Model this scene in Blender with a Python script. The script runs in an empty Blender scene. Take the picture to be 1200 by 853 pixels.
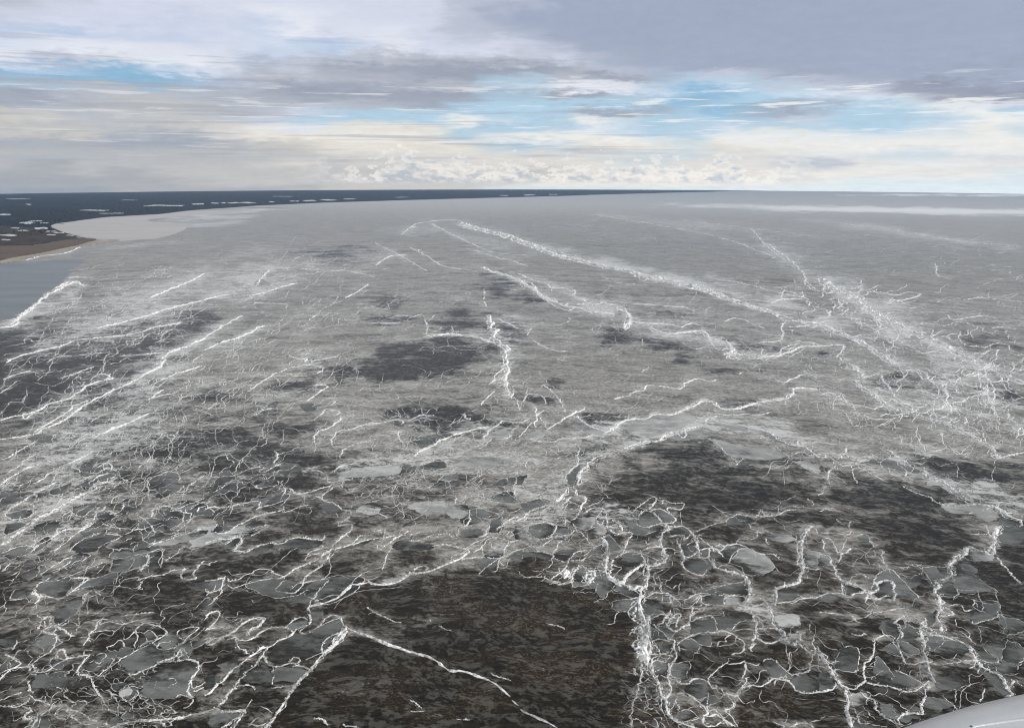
import bpy, bmesh, math, random
import numpy as np
from mathutils import Vector, geometry

random.seed(11)
rng = np.random.default_rng(11)
scene = bpy.context.scene
R_EARTH = 713000.0        # gives the dip and bow of the horizon seen from this height
CAM_H = 300.0
PITCH = math.radians(14.0)
FPX = 933.3               # 28 mm lens, in survey units

# ------------------------------------------------------------------ camera
cam_d = bpy.data.cameras.new('camera')
cam_d.lens = 28.0; cam_d.sensor_width = 36.0; cam_d.clip_start = 0.05; cam_d.clip_end = 90000
cam = bpy.data.objects.new('camera', cam_d)
scene.collection.objects.link(cam)
cam.location = (0, 0, CAM_H); cam.rotation_euler = (math.pi/2 - PITCH, 0, 0)
scene.camera = cam

# ------------------------------------------------------------------ render and exposure
scene.render.engine = 'CYCLES'
scene.cycles.max_bounces = 4; scene.cycles.diffuse_bounces = 2; scene.cycles.glossy_bounces = 2
scene.cycles.volume_bounces = 1; scene.cycles.transparent_max_bounces = 6
scene.cycles.use_denoising = True
scene.cycles.denoiser = 'OPENIMAGEDENOISE'
scene.cycles.denoising_prefilter = 'ACCURATE'
scene.cycles.pixel_filter_type = 'BLACKMAN_HARRIS'
scene.cycles.filter_width = 1.1
vs = scene.view_settings
vs.view_transform = 'Standard'; vs.look = 'None'; vs.exposure = 0.0; vs.gamma = 1.0

# ------------------------------------------------------------------ sun
SUN_AZ, SUN_EL = math.radians(98), math.radians(40)       # clockwise from the view direction (+Y)
sd = bpy.data.lights.new('sun', 'SUN'); sd.energy = 2.9; sd.angle = math.radians(0.6); sd.color = (1, .95, .88)
sun = bpy.data.objects.new('sun', sd); scene.collection.objects.link(sun)
sv = Vector((math.sin(SUN_AZ)*math.cos(SUN_EL), math.cos(SUN_AZ)*math.cos(SUN_EL), math.sin(SUN_EL)))
sun.rotation_euler = sv.to_track_quat('Z', 'Y').to_euler(); sun.location = sv*900 + Vector((0, 0, 400))

# ------------------------------------------------------------------ shader helpers
class G:
    """small expression builder over a node tree"""
    def __init__(s, nt): s.nt = nt
    def node(s, t, **kw):
        n = s.nt.nodes.new(t)
        for k, v in kw.items(): setattr(n, k, v)
        return n
    def put(s, sock, v):
        if isinstance(v, bpy.types.NodeSocket): s.nt.links.new(v, sock)
        elif isinstance(v, (tuple, list)) and len(v) == 3 and sock.type == 'RGBA': sock.default_value = (*v, 1)
        else: sock.default_value = v
    def m(s, op, a, b=None, c=None, clamp=False):
        n = s.node('ShaderNodeMath', operation=op, use_clamp=clamp)
        s.put(n.inputs[0], a)
        if b is not None: s.put(n.inputs[1], b)
        if c is not None: s.put(n.inputs[2], c)
        return n.outputs[0]
    def add(s, a, b): return s.m('ADD', a, b)
    def sub(s, a, b): return s.m('SUBTRACT', a, b)
    def mul(s, a, b): return s.m('MULTIPLY', a, b)
    def mx(s, a, b): return s.m('MAXIMUM', a, b)
    def step(s, x, a, b, lo=0.0, hi=1.0):
        n = s.node('ShaderNodeMapRange', interpolation_type='SMOOTHSTEP')
        s.put(n.inputs['Value'], x); s.put(n.inputs['From Min'], a); s.put(n.inputs['From Max'], b)
        s.put(n.inputs['To Min'], lo); s.put(n.inputs['To Max'], hi); return n.outputs['Result']
    def lin(s, x, a, b, lo=0.0, hi=1.0):
        n = s.node('ShaderNodeMapRange')
        s.put(n.inputs['Value'], x); s.put(n.inputs['From Min'], a); s.put(n.inputs['From Max'], b)
        s.put(n.inputs['To Min'], lo); s.put(n.inputs['To Max'], hi); return n.outputs['Result']
    def con(s, n, k): return s.m('ADD', s.mul(s.sub(n, .5), k), .5, clamp=True)
    def xyz(s, x, y, z=0.0):
        n = s.node('ShaderNodeCombineXYZ'); s.put(n.inputs[0], x); s.put(n.inputs[1], y); s.put(n.inputs[2], z); return n.outputs[0]
    def noise(s, vec, scale=1.0, detail=4.0, rough=.55, dist=0.0, w=None):
        n = s.node('ShaderNodeTexNoise'); s.put(n.inputs['Vector'], vec)
        s.put(n.inputs['Scale'], scale); s.put(n.inputs['Detail'], detail); s.put(n.inputs['Roughness'], rough); s.put(n.inputs['Distortion'], dist)
        return n.outputs['Fac']
    def vor(s, vec, rnd=1.0):
        n = s.node('ShaderNodeTexVoronoi', voronoi_dimensions='2D', feature='DISTANCE_TO_EDGE'); s.put(n.inputs['Vector'], vec); n.inputs['Randomness'].default_value = rnd
        return n.outputs['Distance']
    def mix(s, f, a, b):
        n = s.node('ShaderNodeMix', data_type='RGBA', clamp_factor=True)
        s.put(n.inputs[0], f); s.put(n.inputs[6], a); s.put(n.inputs[7], b); return n.outputs[2]
    def attr(s, name):
        n = s.node('ShaderNodeAttribute', attribute_name=name); return n.outputs['Fac']
    def scalecol(s, c, f):
        n = s.node('ShaderNodeVectorMath', operation='SCALE'); s.put(n.inputs[0], c); s.put(n.inputs['Scale'], f); return n.outputs[0]

def material(name):
    m = bpy.data.materials.new(name); m.use_nodes = True
    nt = m.node_tree; b = nt.nodes['Principled BSDF']
    return m, G(nt), b

def s2l(c): 
    c = c/255.0
    return c/12.92 if c <= .04045 else ((c+.055)/1.055)**2.4

# ------------------------------------------------------------------ survey unit -> ground
CP, SP = math.cos(PITCH), math.sin(PITCH)
def ray(u, v):
    x = (u-600)/FPX; y = (426.5-v)/FPX
    return x, y*SP + CP, y*CP - SP
def ground(u, v):
    u = np.asarray(u, float); v = np.asarray(v, float)
    dx, dy, dz = ray(u, v)
    k = dx*dx + dy*dy
    disc = np.maximum(dz*dz - 2*k*CAM_H/R_EARTH, 0)
    t = 2*CAM_H/np.maximum(-dz + np.sqrt(disc), 1e-4)
    return np.stack([t*dx, t*dy], -1)
def zsea(x, y): return -(x*x + y*y)/(2*R_EARTH)
def survey(x, y, z=None):
    """ground -> survey units (how far each place is and how big it looks; used to choose level of detail)"""
    if z is None: z = zsea(x, y)
    dz = z - CAM_H
    f = y*CP - dz*SP; up = y*SP + dz*CP
    f = np.where(f > 1, f, 1)
    return 600 + FPX*x/f, 426.5 - FPX*up/f
def mpp(x, y): return np.sqrt(x*x + y*y + CAM_H**2)/FPX

# ------------------------------------------------------------------ sky
SKY_X = [i*50 for i in range(25)]
SKY_Y = [0, 20, 40, 55, 70, 82, 92, 102, 112, 122, 132, 142, 152, 162, 172, 182, 192, 202, 212, 221]
#            0    2    4    6    8    10   12   14   16   18   20   22   24
SKY = [
    'g g w w w w w w w w w l l L L L L L L L L L L L L',
    'w w w w w w W W w w w l L L L L L L L L L L L L L',
    'u u u w u w u W w W w l l L L L L L L L L L L L L',
    'W W W W w w W u u W w w w l L L L L L L L L L L L',
    'W w n W W W u w g g g g g w l L L L L L L L L L L',
    'B u B B W W g g G G G G G G g l L L L L L L L L L',
    'B B B B B u g g g g G G b g G G b w l D L L L L L',
    'g g g g B g g G G G g g b W W W B b b W w D D D D',
    'G G g g g g G G G G G G b G G b B B b b W W D D D',
    's g g k k g g g g g G b b b b b B b b G b b Y W w',
    'k k g g k g g w b b b b b b G G b B G G b b b Y b',
    'k g g k g k w b b b b Y b b Y b b b b W b b W Y W',
    'k k k g k k C W C C C b b b W b b W b b b b b Y b',
    'g k k s s g C C C C C b Y Y Y Y b Y Y Y Y Y Y Y Y',
    's s s s s s k k C C C C b b C C c C Y Y Y Y Y Y Y',
    'k k k k k k k k C C C C C C C c c C C Y Y c c Y Y',
    'k h k k k k k C k C C C C C C c C C C s C Y Y C C',
    'h h k h k k k k k k k C k k C C C C C C C C C C c',
    'h h h h h k k k k k k k k C C C C C C C c c c c c',
    'q q q h h h h h k k k k c c c c c c c c c c c c c']
PAL = {'L': (164,173,195), 'D': (150,154,173), 'l': (190,196,212), 'W': (238,240,248), 'w': (218,222,238), 'G': (160,165,181), 'g': (188,191,201),
       'n': (172,180,196), 'B': (140,186,219), 'b': (183,214,235), 'u': (182,202,230), 'c': (224,236,240), 'C': (248,241,229), 'k': (210,206,200),
       'h': (182,180,178), 's': (164,172,188), 'Y': (254,252,246), 'q': (156,163,170)}
SKYROWS = [[PAL[c] for c in r.split()] for r in SKY]
ELV = [math.degrees(math.asin((lambda d: d[2]/math.sqrt(d[0]**2+d[1]**2+d[2]**2))(ray(600, y)))) for y in SKY_Y]
def sky_at(u, v):
    u = min(max(u, 0), 1199.9); fx = u/50; i = int(fx); fx -= i
    v = min(max(v, 0), 220.9); j = max(k for k in range(len(SKY_Y)) if SKY_Y[k] <= v); j = min(j, len(SKY_Y)-2)
    fy = (v-SKY_Y[j])/(SKY_Y[j+1]-SKY_Y[j])
    return [sum(w*s2l(SKYROWS[jj][ii][c]) for jj, ii, w in ((j,i,(1-fx)*(1-fy)), (j,i+1,fx*(1-fy)), (j+1,i,(1-fx)*fy), (j+1,i+1,fx*fy))) for c in range(3)]

world = bpy.data.worlds.new('World'); scene.world = world; world.use_nodes = True
wt = world.node_tree; wt.nodes.clear(); g = G(wt)
out = g.node('ShaderNodeOutputWorld'); bg = g.node('ShaderNodeBackground')
wt.links.new(bg.outputs[0], out.inputs[0])
nis = g.node('ShaderNodeTexSky', sky_type='NISHITA'); nis.sun_disc = False; nis.sun_elevation = SUN_EL; nis.sun_rotation = SUN_AZ
nis.air_density = 1.0; nis.dust_density = .6; nis.ozone_density = 1.5
tc = g.node('ShaderNodeTexCoord'); sep = g.node('ShaderNodeSeparateXYZ'); wt.links.new(tc.outputs['Generated'], sep.inputs[0])
X, Y, Z = sep.outputs
az = g.mul(g.m('ARCTAN2', X, Y), 57.29578)
el = g.mul(g.m('ARCSINE', g.m('MINIMUM', g.mx(Z, -1.0), 1.0)), 57.29578)
elp = g.mx(g.add(el, 1.7), 0.0)     # height above the dipped horizon
# clouds flatten and crowd towards the horizon: noise runs on stretched bands there
band = g.m('POWER', g.add(elp, .6), .62)
P1 = g.xyz(g.mul(az, .085), g.mul(band, 1.5), 0.0)
P2 = g.xyz(g.mul(az, .26), g.mul(band, 5.0), 3.0)
P3 = g.xyz(g.mul(az, .9), g.mul(band, 9.0), 7.0)
nA = g.noise(P1, 1.0, 5, .6); nB = g.noise(P2, 1.0, 6, .62); nC = g.noise(P3, 1.0, 5, .6)
nD = g.noise(g.xyz(g.mul(az, .16), g.mul(band, 3.4), 19.0), 1.0, 6, .62, .4)
wa = g.add(az, g.add(g.mul(g.sub(nB, .5), 6.0), g.mul(g.sub(nA, .5), 3.0)))
we_amp = g.lin(elp, 0, 5, .12, 1.15)
we = g.add(elp, g.mul(g.add(g.mul(g.sub(nD, .5), 2.0), g.mul(g.sub(nC, .5), .8)), we_amp))
AZ0 = 34.0
tpos = g.lin(wa, -AZ0, AZ0)
NS = 32
tot = None
for i, e0 in enumerate(ELV):
    e = e0 + 1.7
    r = g.node('ShaderNodeValToRGB'); cr = r.color_ramp; cr.interpolation = 'EASE'
    for k in range(NS-2): cr.elements.new(.5)
    for k in range(NS):
        p = k/(NS-1); a = math.radians(-AZ0 + 2*AZ0*p); er = math.radians(e0)
        d = (math.sin(a)*math.cos(er), math.cos(a)*math.cos(er), math.sin(er))
        f = d[1]*CP - d[2]*SP; up = d[1]*SP + d[2]*CP
        c = sky_at(600 + FPX*d[0]/f, 426.5 - FPX*up/f)
        cr.elements[k].position = p; cr.elements[k].color = (*c, 1)
    wt.links.new(tpos, r.inputs[0])
    eu = ELV[i-1]+1.7 if i > 0 else e + 100; ed = ELV[i+1]+1.7 if i < len(ELV)-1 else e - 100
    if i == 0: w = g.step(we, ed, e)
    elif i == len(ELV)-1: w = g.sub(1.0, g.step(we, e, eu))
    else: w = g.mul(g.step(we, ed, e), g.sub(1.0, g.step(we, e, eu)))
    col = g.scalecol(r.outputs[0], w)
    if tot is None: tot = col
    else:
        n = g.node('ShaderNodeVectorMath', operation='ADD'); wt.links.new(tot, n.inputs[0]); wt.links.new(col, n.inputs[1]); tot = n.outputs[0]
cloud = tot
# away from the surveyed sector the same broken deck goes on
deck = g.mix(g.step(nD, .35, .62), g.mix(g.step(nA, .4, .6), (.36,.365,.385), (.58,.575,.57)), g.mix(g.step(nB, .4, .6), (.36,.44,.52), (.70,.685,.66)))
cloud = g.mix(g.mx(g.step(g.m('ABSOLUTE', az), 36, 60), g.step(el, 13, 26)), cloud, deck)
# broken texture inside the clouds
tex = g.add(g.mul(g.sub(nC, .5), .34), g.mul(g.sub(nD, .5), .30))
texamp = g.lin(elp, 6.0, 10.0, 1.0, .45)
cloud = g.scalecol(cloud, g.add(1.0, g.mul(tex, texamp)))
# streaks of high white cloud and thin grey bars in the gaps
w1 = g.noise(g.xyz(g.mul(az, .15), g.mul(band, 8.5), 61.0), 1.0, 8, .60, .25)
w2 = g.noise(g.xyz(g.mul(az, .07), g.mul(band, 7.5), 83.0), 1.0, 7, .56, .2)
mid_ = g.mul(g.step(elp, 1.9, 3.0), g.sub(1.0, g.step(elp, 6.0, 8.0)))
m1 = g.mul(g.step(w1, .555, .64), mid_)
lum = g.node('ShaderNodeRGBToBW'); wt.links.new(cloud, lum.inputs[0])
m2 = g.mul(g.mul(g.step(w2, .53, .63), g.mul(g.step(elp, 1.6, 2.6), g.sub(1.0, g.step(elp, 8.0, 10.5)))), g.sub(1.0, g.step(wa, 2, 16)))
cloud = g.mix(g.mul(m2, .55), cloud, (.385, .40, .465))
cloud = g.mix(g.mul(m1, g.lin(az, -30, 20, .35, .85)), cloud, (.97, .965, .95))
# row of small cumulus low over the far coast
cu = g.noise(g.xyz(g.mul(az, .95), g.mul(elp, 2.0), 31.0), 1.0, 5, .56)
cu_env = g.noise(g.xyz(g.mul(az, .22), 0.0, 44.0), 1.0, 2, .5)
top = g.add(1.35, g.mul(g.sub(cu_env, .42), 5.5))
shape = g.add(g.sub(cu, .5), g.mul(g.sub(top, elp), .16))
inband = g.mul(g.step(elp, .35, .75), g.mul(g.step(az, -16, -9), g.sub(1.0, g.step(az, 14, 24))))
cmask = g.mul(g.step(shape, .0, .035), inband)
rim = g.step(shape, .03, .30)
cu2 = g.noise(g.xyz(g.add(g.mul(az, .95), -.12), g.add(g.mul(elp, 2.0), -.16), 31.0), 1.0, 5, .56)
rim = g.m('ADD', rim, g.mul(g.sub(cu2, cu), 5.0), clamp=True)
cucol = g.mix(rim, (1.10,1.06,.99), (.50,.54,.60))
cloud = g.mix(g.mul(cmask, .80), cloud, cucol)
clear = g.scalecol(nis.outputs[0], .10)
cloud = g.scalecol(cloud, g.lin(elp, .2, 2.8, g.lin(az, -25, 30, 1.18, 1.42), 1.0))     # thin bright veil low down
wm = g.node('ShaderNodeMix', data_type='RGBA', blend_type='MULTIPLY'); g.put(wm.inputs[0], g.sub(1.0, g.step(elp, .8, 4.4))); g.put(wm.inputs[6], cloud); g.put(wm.inputs[7], (1.20, 1.12, 1.0)); cloud = wm.outputs[2]     # the low sky is warm cream
final = g.mix(.93, clear, cloud)
below = g.step(el, -2.2, -4.0)
final = g.mix(below, final, (.34, .36, .39))
g.put(bg.inputs['Color'], final); bg.inputs['Strength'].default_value = 1.0

# ---------------------------------------------------------------- survey of the ice
# Tiles of 240 x 142 survey units, read at five times that size.  A line is: width then points,
# "A3" sets the tile (column letter, row), "/" starts a new run, "P" reads points at survey scale.
NAMED = [
("thick straight white ridge climbing from the bottom edge to a sharp bend", "4.6 B3 340,720 360,705 420,620 480,530 540,450 620,360 690,290 740,230 790,180 835,140 / 690,275 740,215 790,160 825,128"),
("long smooth pale ridge curving alone across the dark brown ice at bottom centre", "4.2 B3 840,125 900,150 980,180 1050,210 1130,235 C3 0,262 80,285 150,310 190,345 240,375 300,375 360,390 430,415 500,450 550,490 590,525 / 600,545 640,580 / 650,600 720,635 800,670 870,712"),
("thick chalk white column of crushed ice running straight down to the bottom edge", "8.5 D2 155,640 150,690 D3 175,60 185,110 190,150 182,220 186,280 190,345 / 150,110 165,190 170,250 178,330"),
("thin white ridge forming the left edge of the laced ice column at the bottom", "2.4 D3 165,370 150,430 125,530 105,580 100,640 95,712"),
("white ridge bounding the right side of the laced ice column at the bottom", "3.6 D3 205,50 208,130 205,200 208,270 215,330 230,390 260,440 270,490 300,560 310,610 350,660 420,690 480,712"),
("thick lumpy white ridge winding down from the right edge above the aircraft", "5 E2 1080,235 1045,255 1030,290 1025,340 985,370 955,380 900,365 870,370 855,400 805,405 795,440 770,470 765,520 720,555 690,545 / 690,545 705,600 690,630 700,670 715,715 E3 700,60 712,105 715,150"),
("short bright vertical ridge with ragged edges above the grey aircraft panel", "5.5 E3 590,130 610,200 625,270 630,340 650,400 682,445 / 590,160 602,138"),
("sinuous white ridge running down to the upper edge of the aircraft panel", "4 E3 615,140 700,165 760,180 820,200 880,235 900,270 930,320 990,365 1050,400 1090,450 1135,520"),
("thin scalloped ridge ending in a round loop above dark brown ice near the aircraft", "3.3 E2 0,400 40,410 70,450 95,480 100,520 140,555 200,580 260,605 270,620 300,635 330,610 335,580 370,560 410,560 435,590 445,640 440,660 460,690 515,715"),
("white ridge slanting from a pale floe down to the bottom edge left of the aircraft", "4.6 D3 1150,250 1200,275 E3 40,320 80,380 110,430 140,480 150,530 165,590 180,640 192,712"),
("long bright ridge crossing the far ice from the upper middle to the right edge", "5.2 P 540,262 560,268 590,275 616,285 C0 750,25 830,55 920,85 1000,100 1080,120 D0 0,150 80,165 160,190 240,205 330,220 400,240 500,265 600,300 700,335 800,365 900,390 980,425 1060,440 1150,470 E0 0,470 80,510 160,540 240,570 300,610 360,650 430,690 480,715 / D0 250,215 330,235 420,262 / 640,325 720,352 800,372 880,400"),
("broad broken white ridge belt running parallel to the right of the long far ridge", "5 E0 0,200 60,240 110,280 170,310 230,345 280,380 340,420 400,450 450,470 500,500 560,520 620,550 680,580 740,600 800,640 870,670 950,705 E1 1050,30 1120,70 1210,115"),
("zigzag white ridge standing like a saw blade in the middle distance", "4.4 C0 465,420 465,460 490,470 485,500 515,510 490,545 500,560 540,590 575,610 565,660 580,705 C1 572,40 570,80 560,120 575,160 595,200"),
("bright ridge curving round the foot of the sawtooth ridge from the left", "4 C0 80,550 160,540 250,535 300,540 400,550 470,575 510,585"),
("stepped white ridge of many kinks left of the long far ridge", "3.8 C0 430,140 470,165 560,185 630,210 680,240 740,270 750,290 800,320 850,345 920,370 1010,380 1090,400 1200,415"),
("pale ridge with a hooked drop above two dark patches at middle right", "4 D0 0,380 70,405 85,435 90,460 55,500 / 85,435 140,445 / 90,460 180,470 260,475 320,480 380,490"),
("looping white ridge wrapping a small dark patch right of centre", "3.8 D0 180,475 250,510 310,530 400,525 470,515 530,520 550,550 590,570 650,575 680,610 705,620 690,640 640,650 750,650 850,665 940,660 1020,640 1100,610 1200,605"),
("strong white ridge sweeping from the centre up to a pointed tip at right", "4.8 C1 985,712 990,660 1010,620 1040,580 1095,550 1140,530 1200,516 D1 60,495 130,465 190,455 250,450 300,420 370,400 430,380 490,360 535,342"),
("bright ridge lining the upper edge of the large pale floe right of centre", "3.8 C1 1200,395 D1 0,380 40,345 100,325 180,320 250,295 340,290 420,265 470,235 510,215 580,220 600,240 650,260 720,260 800,240 900,220 1000,205 1035,180 1050,150 1110,140 1200,150"),
("diagonal white ridge leading down right past the tall pale floe to the right edge", "4.4 E1 400,500 460,540 540,590 600,620 640,660 720,690 770,712 E2 830,55 910,100 980,115 1030,120 1100,170 1205,205"),
("straight pale ridge streak crossing the left ice from the left edge to the shore ice", "4.6 A2 0,350 60,310 150,250 230,190 330,130 420,85 490,50 560,20 A1 560,700 660,690"),
("long straight ridge slanting up right through the crowded left ice", "4.6 A1 200,410 280,370 360,330 430,290 500,240 560,200 640,165 720,130 790,95 880,45 950,5 A0 980,650 1060,620 1130,590 1200,555"),
("broad blurred white ridge slanting through the left middle toward the lagoon", "4.6 B0 0,630 60,600 130,575 200,555 260,530 310,500 350,485"),
("curved bright ridge meeting the dark patch on the left ice below the open water", "4 A0 560,500 650,480 750,455 850,430 930,400 1050,370 1150,345 B0 90,310 150,300"),
("long faint ridge reaching from the left edge beneath the pale shore rubble", "3.6 A0 40,700 120,660 200,640 300,615 370,600 440,570 540,560 640,550 740,540 840,515 920,490 1000,480 1060,465"),
("heaped white rubble ridge fencing the open water from the ice", "4.2 A0 0,495 60,490 110,470 100,445 150,410 200,370 250,320 310,290 380,250 440,230 490,255 / 60,480 120,430 180,385 240,340 / 330,265 400,228"),
("pale curved ridge like a sickle under a grey floe left of the central knot", "4.6 B2 960,560 990,575 1050,580 1110,570 1160,545 1200,515 C2 60,510 120,500 170,480 230,455 290,430 330,405 350,385 330,370 260,355 200,345 130,355"),
("double white ridge running down left from the sickle ridge to the large grey floe", "5 B2 880,575 860,580 830,610 800,640 770,665 700,690 640,702 B3 600,10 625,40 / B2 960,565 920,575 870,580"),
("thick white vertical ridge dropping through the knot of ridges at lower centre", "7.5 C2 1125,300 1140,340 1155,380 1160,440 1150,490 1155,520 1200,565 D2 40,590"),
("two upright white loops standing on a grey floe below the central knot", "4.8 C2 905,545 920,500 912,540 / 945,555 955,520 980,480 1020,470 1050,500 / 1035,510 1030,560 1060,570 1075,510 1050,505 1035,510"),
("ribbed white ridge ladder climbing right from the pale central floes", "4.2 C2 590,220 640,200 700,160 760,130 820,105 870,80 905,45 920,5 / 510,260 560,215 640,180"),
("white ridge hooking down the left flank of the wide dark smooth patch", "3.4 C2 940,205 990,165 1015,125 1020,75 975,40 970,0 / 880,140 950,65"),
("bright chain of ridge loops descending right of the central knot", "3.8 D2 265,215 300,235 290,280 270,310 275,350 290,385 310,420 300,440 / 450,280 480,320 490,370 500,410"),
("thick ridge running from the loop chain down right into laced pale floes", "4.2 D2 585,430 590,470 640,490 720,515 760,530 790,570 800,620 850,650 880,695 D3 915,30 920,70 950,120 1000,150 1010,190 1030,220 1060,215 1080,190 1100,150 1120,160"),
("tall wavering white ridge standing between brown ice and a pale oval floe", "4.6 D2 1170,235 1110,280 1095,340 1085,400 1095,450 1100,510 1085,550 1030,580 950,600 945,640 940,705"),
("tangled white ridges where the thick vertical ridge meets the top of the crushed column", "5 D2 0,545 40,560 80,525 120,495 170,460 / 40,560 80,590 110,610 160,590 155,650 140,690 / 170,460 230,470 280,450 300,430 / 200,470 200,560 190,610"),
("winding white ridge outlining the right side of the biggest rounded grey floe", "3 A3 760,400 860,370 950,320 1030,290 1075,240 1062,290 1050,312 1120,310 1165,330 1175,360 1130,410 1105,450 1120,500 1135,530"),
("bright ridge running along the bottom edge under the biggest rounded grey floe", "4 A3 640,712 700,695 780,675 850,665 950,668 1050,660 1120,640 1200,610 B3 50,598"),
("white ridge pair running parallel from the lower left corner floes up to a bulge", "3.4 B3 0,520 60,470 120,410 190,350 260,300 330,250 375,235 / 70,590 120,540 170,470 230,400 290,345 320,310 345,280"),
("white hook of ridges round a grey floe on the bottom edge", "4 B3 70,590 50,600 90,620 160,620 220,610 240,620 / 225,625 210,650 180,690 165,715 / 220,640 160,660 90,712"),
("open white S-shaped ridge coiling beside bare ice left of the sharp bend", "3.8 B3 0,190 30,185 20,210 50,215 90,185 140,160 180,125 240,80 300,65 335,70 320,110 280,130 260,165"),
("long narrow ridge with slanting folds crossing the dark ice at lower left", "3 B2 5,340 70,320 150,310 200,305 215,330 190,360 165,380 220,390 235,395 300,360 380,335 440,340 490,315 560,305 640,315 680,320 700,290"),
("two-stranded white ridge descending left from the folded loop toward grey floes", "3.4 B2 780,235 840,230 855,250 830,280 790,310 760,350 720,385 690,415 600,460 530,490 470,530 430,545 / 740,395 690,450 640,500 590,545 575,575"),
("bright fringe ridge along the pale tongue of ice at far lower left", "4 A2 870,360 930,330 1000,310 1100,280 1200,245 B2 40,235 60,232 / A2 865,400 860,450 820,500"),
("straight white ridge with a cross spur rising through the tilted plates at centre", "3.6 C1 30,540 100,490 180,450 270,410 350,390 430,370 480,365 / 430,430 480,380 550,330"),
("jagged ridge marching down right above the diagonal right edge ridge", "4 E1 180,0 230,30 240,70 260,85 / 200,95 260,140 330,180 370,220 430,255 500,275 570,300 640,320 740,345 830,380 890,410 950,450 980,465 1020,480 1040,540 1100,535 1160,520 1200,515"),
]
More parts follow.
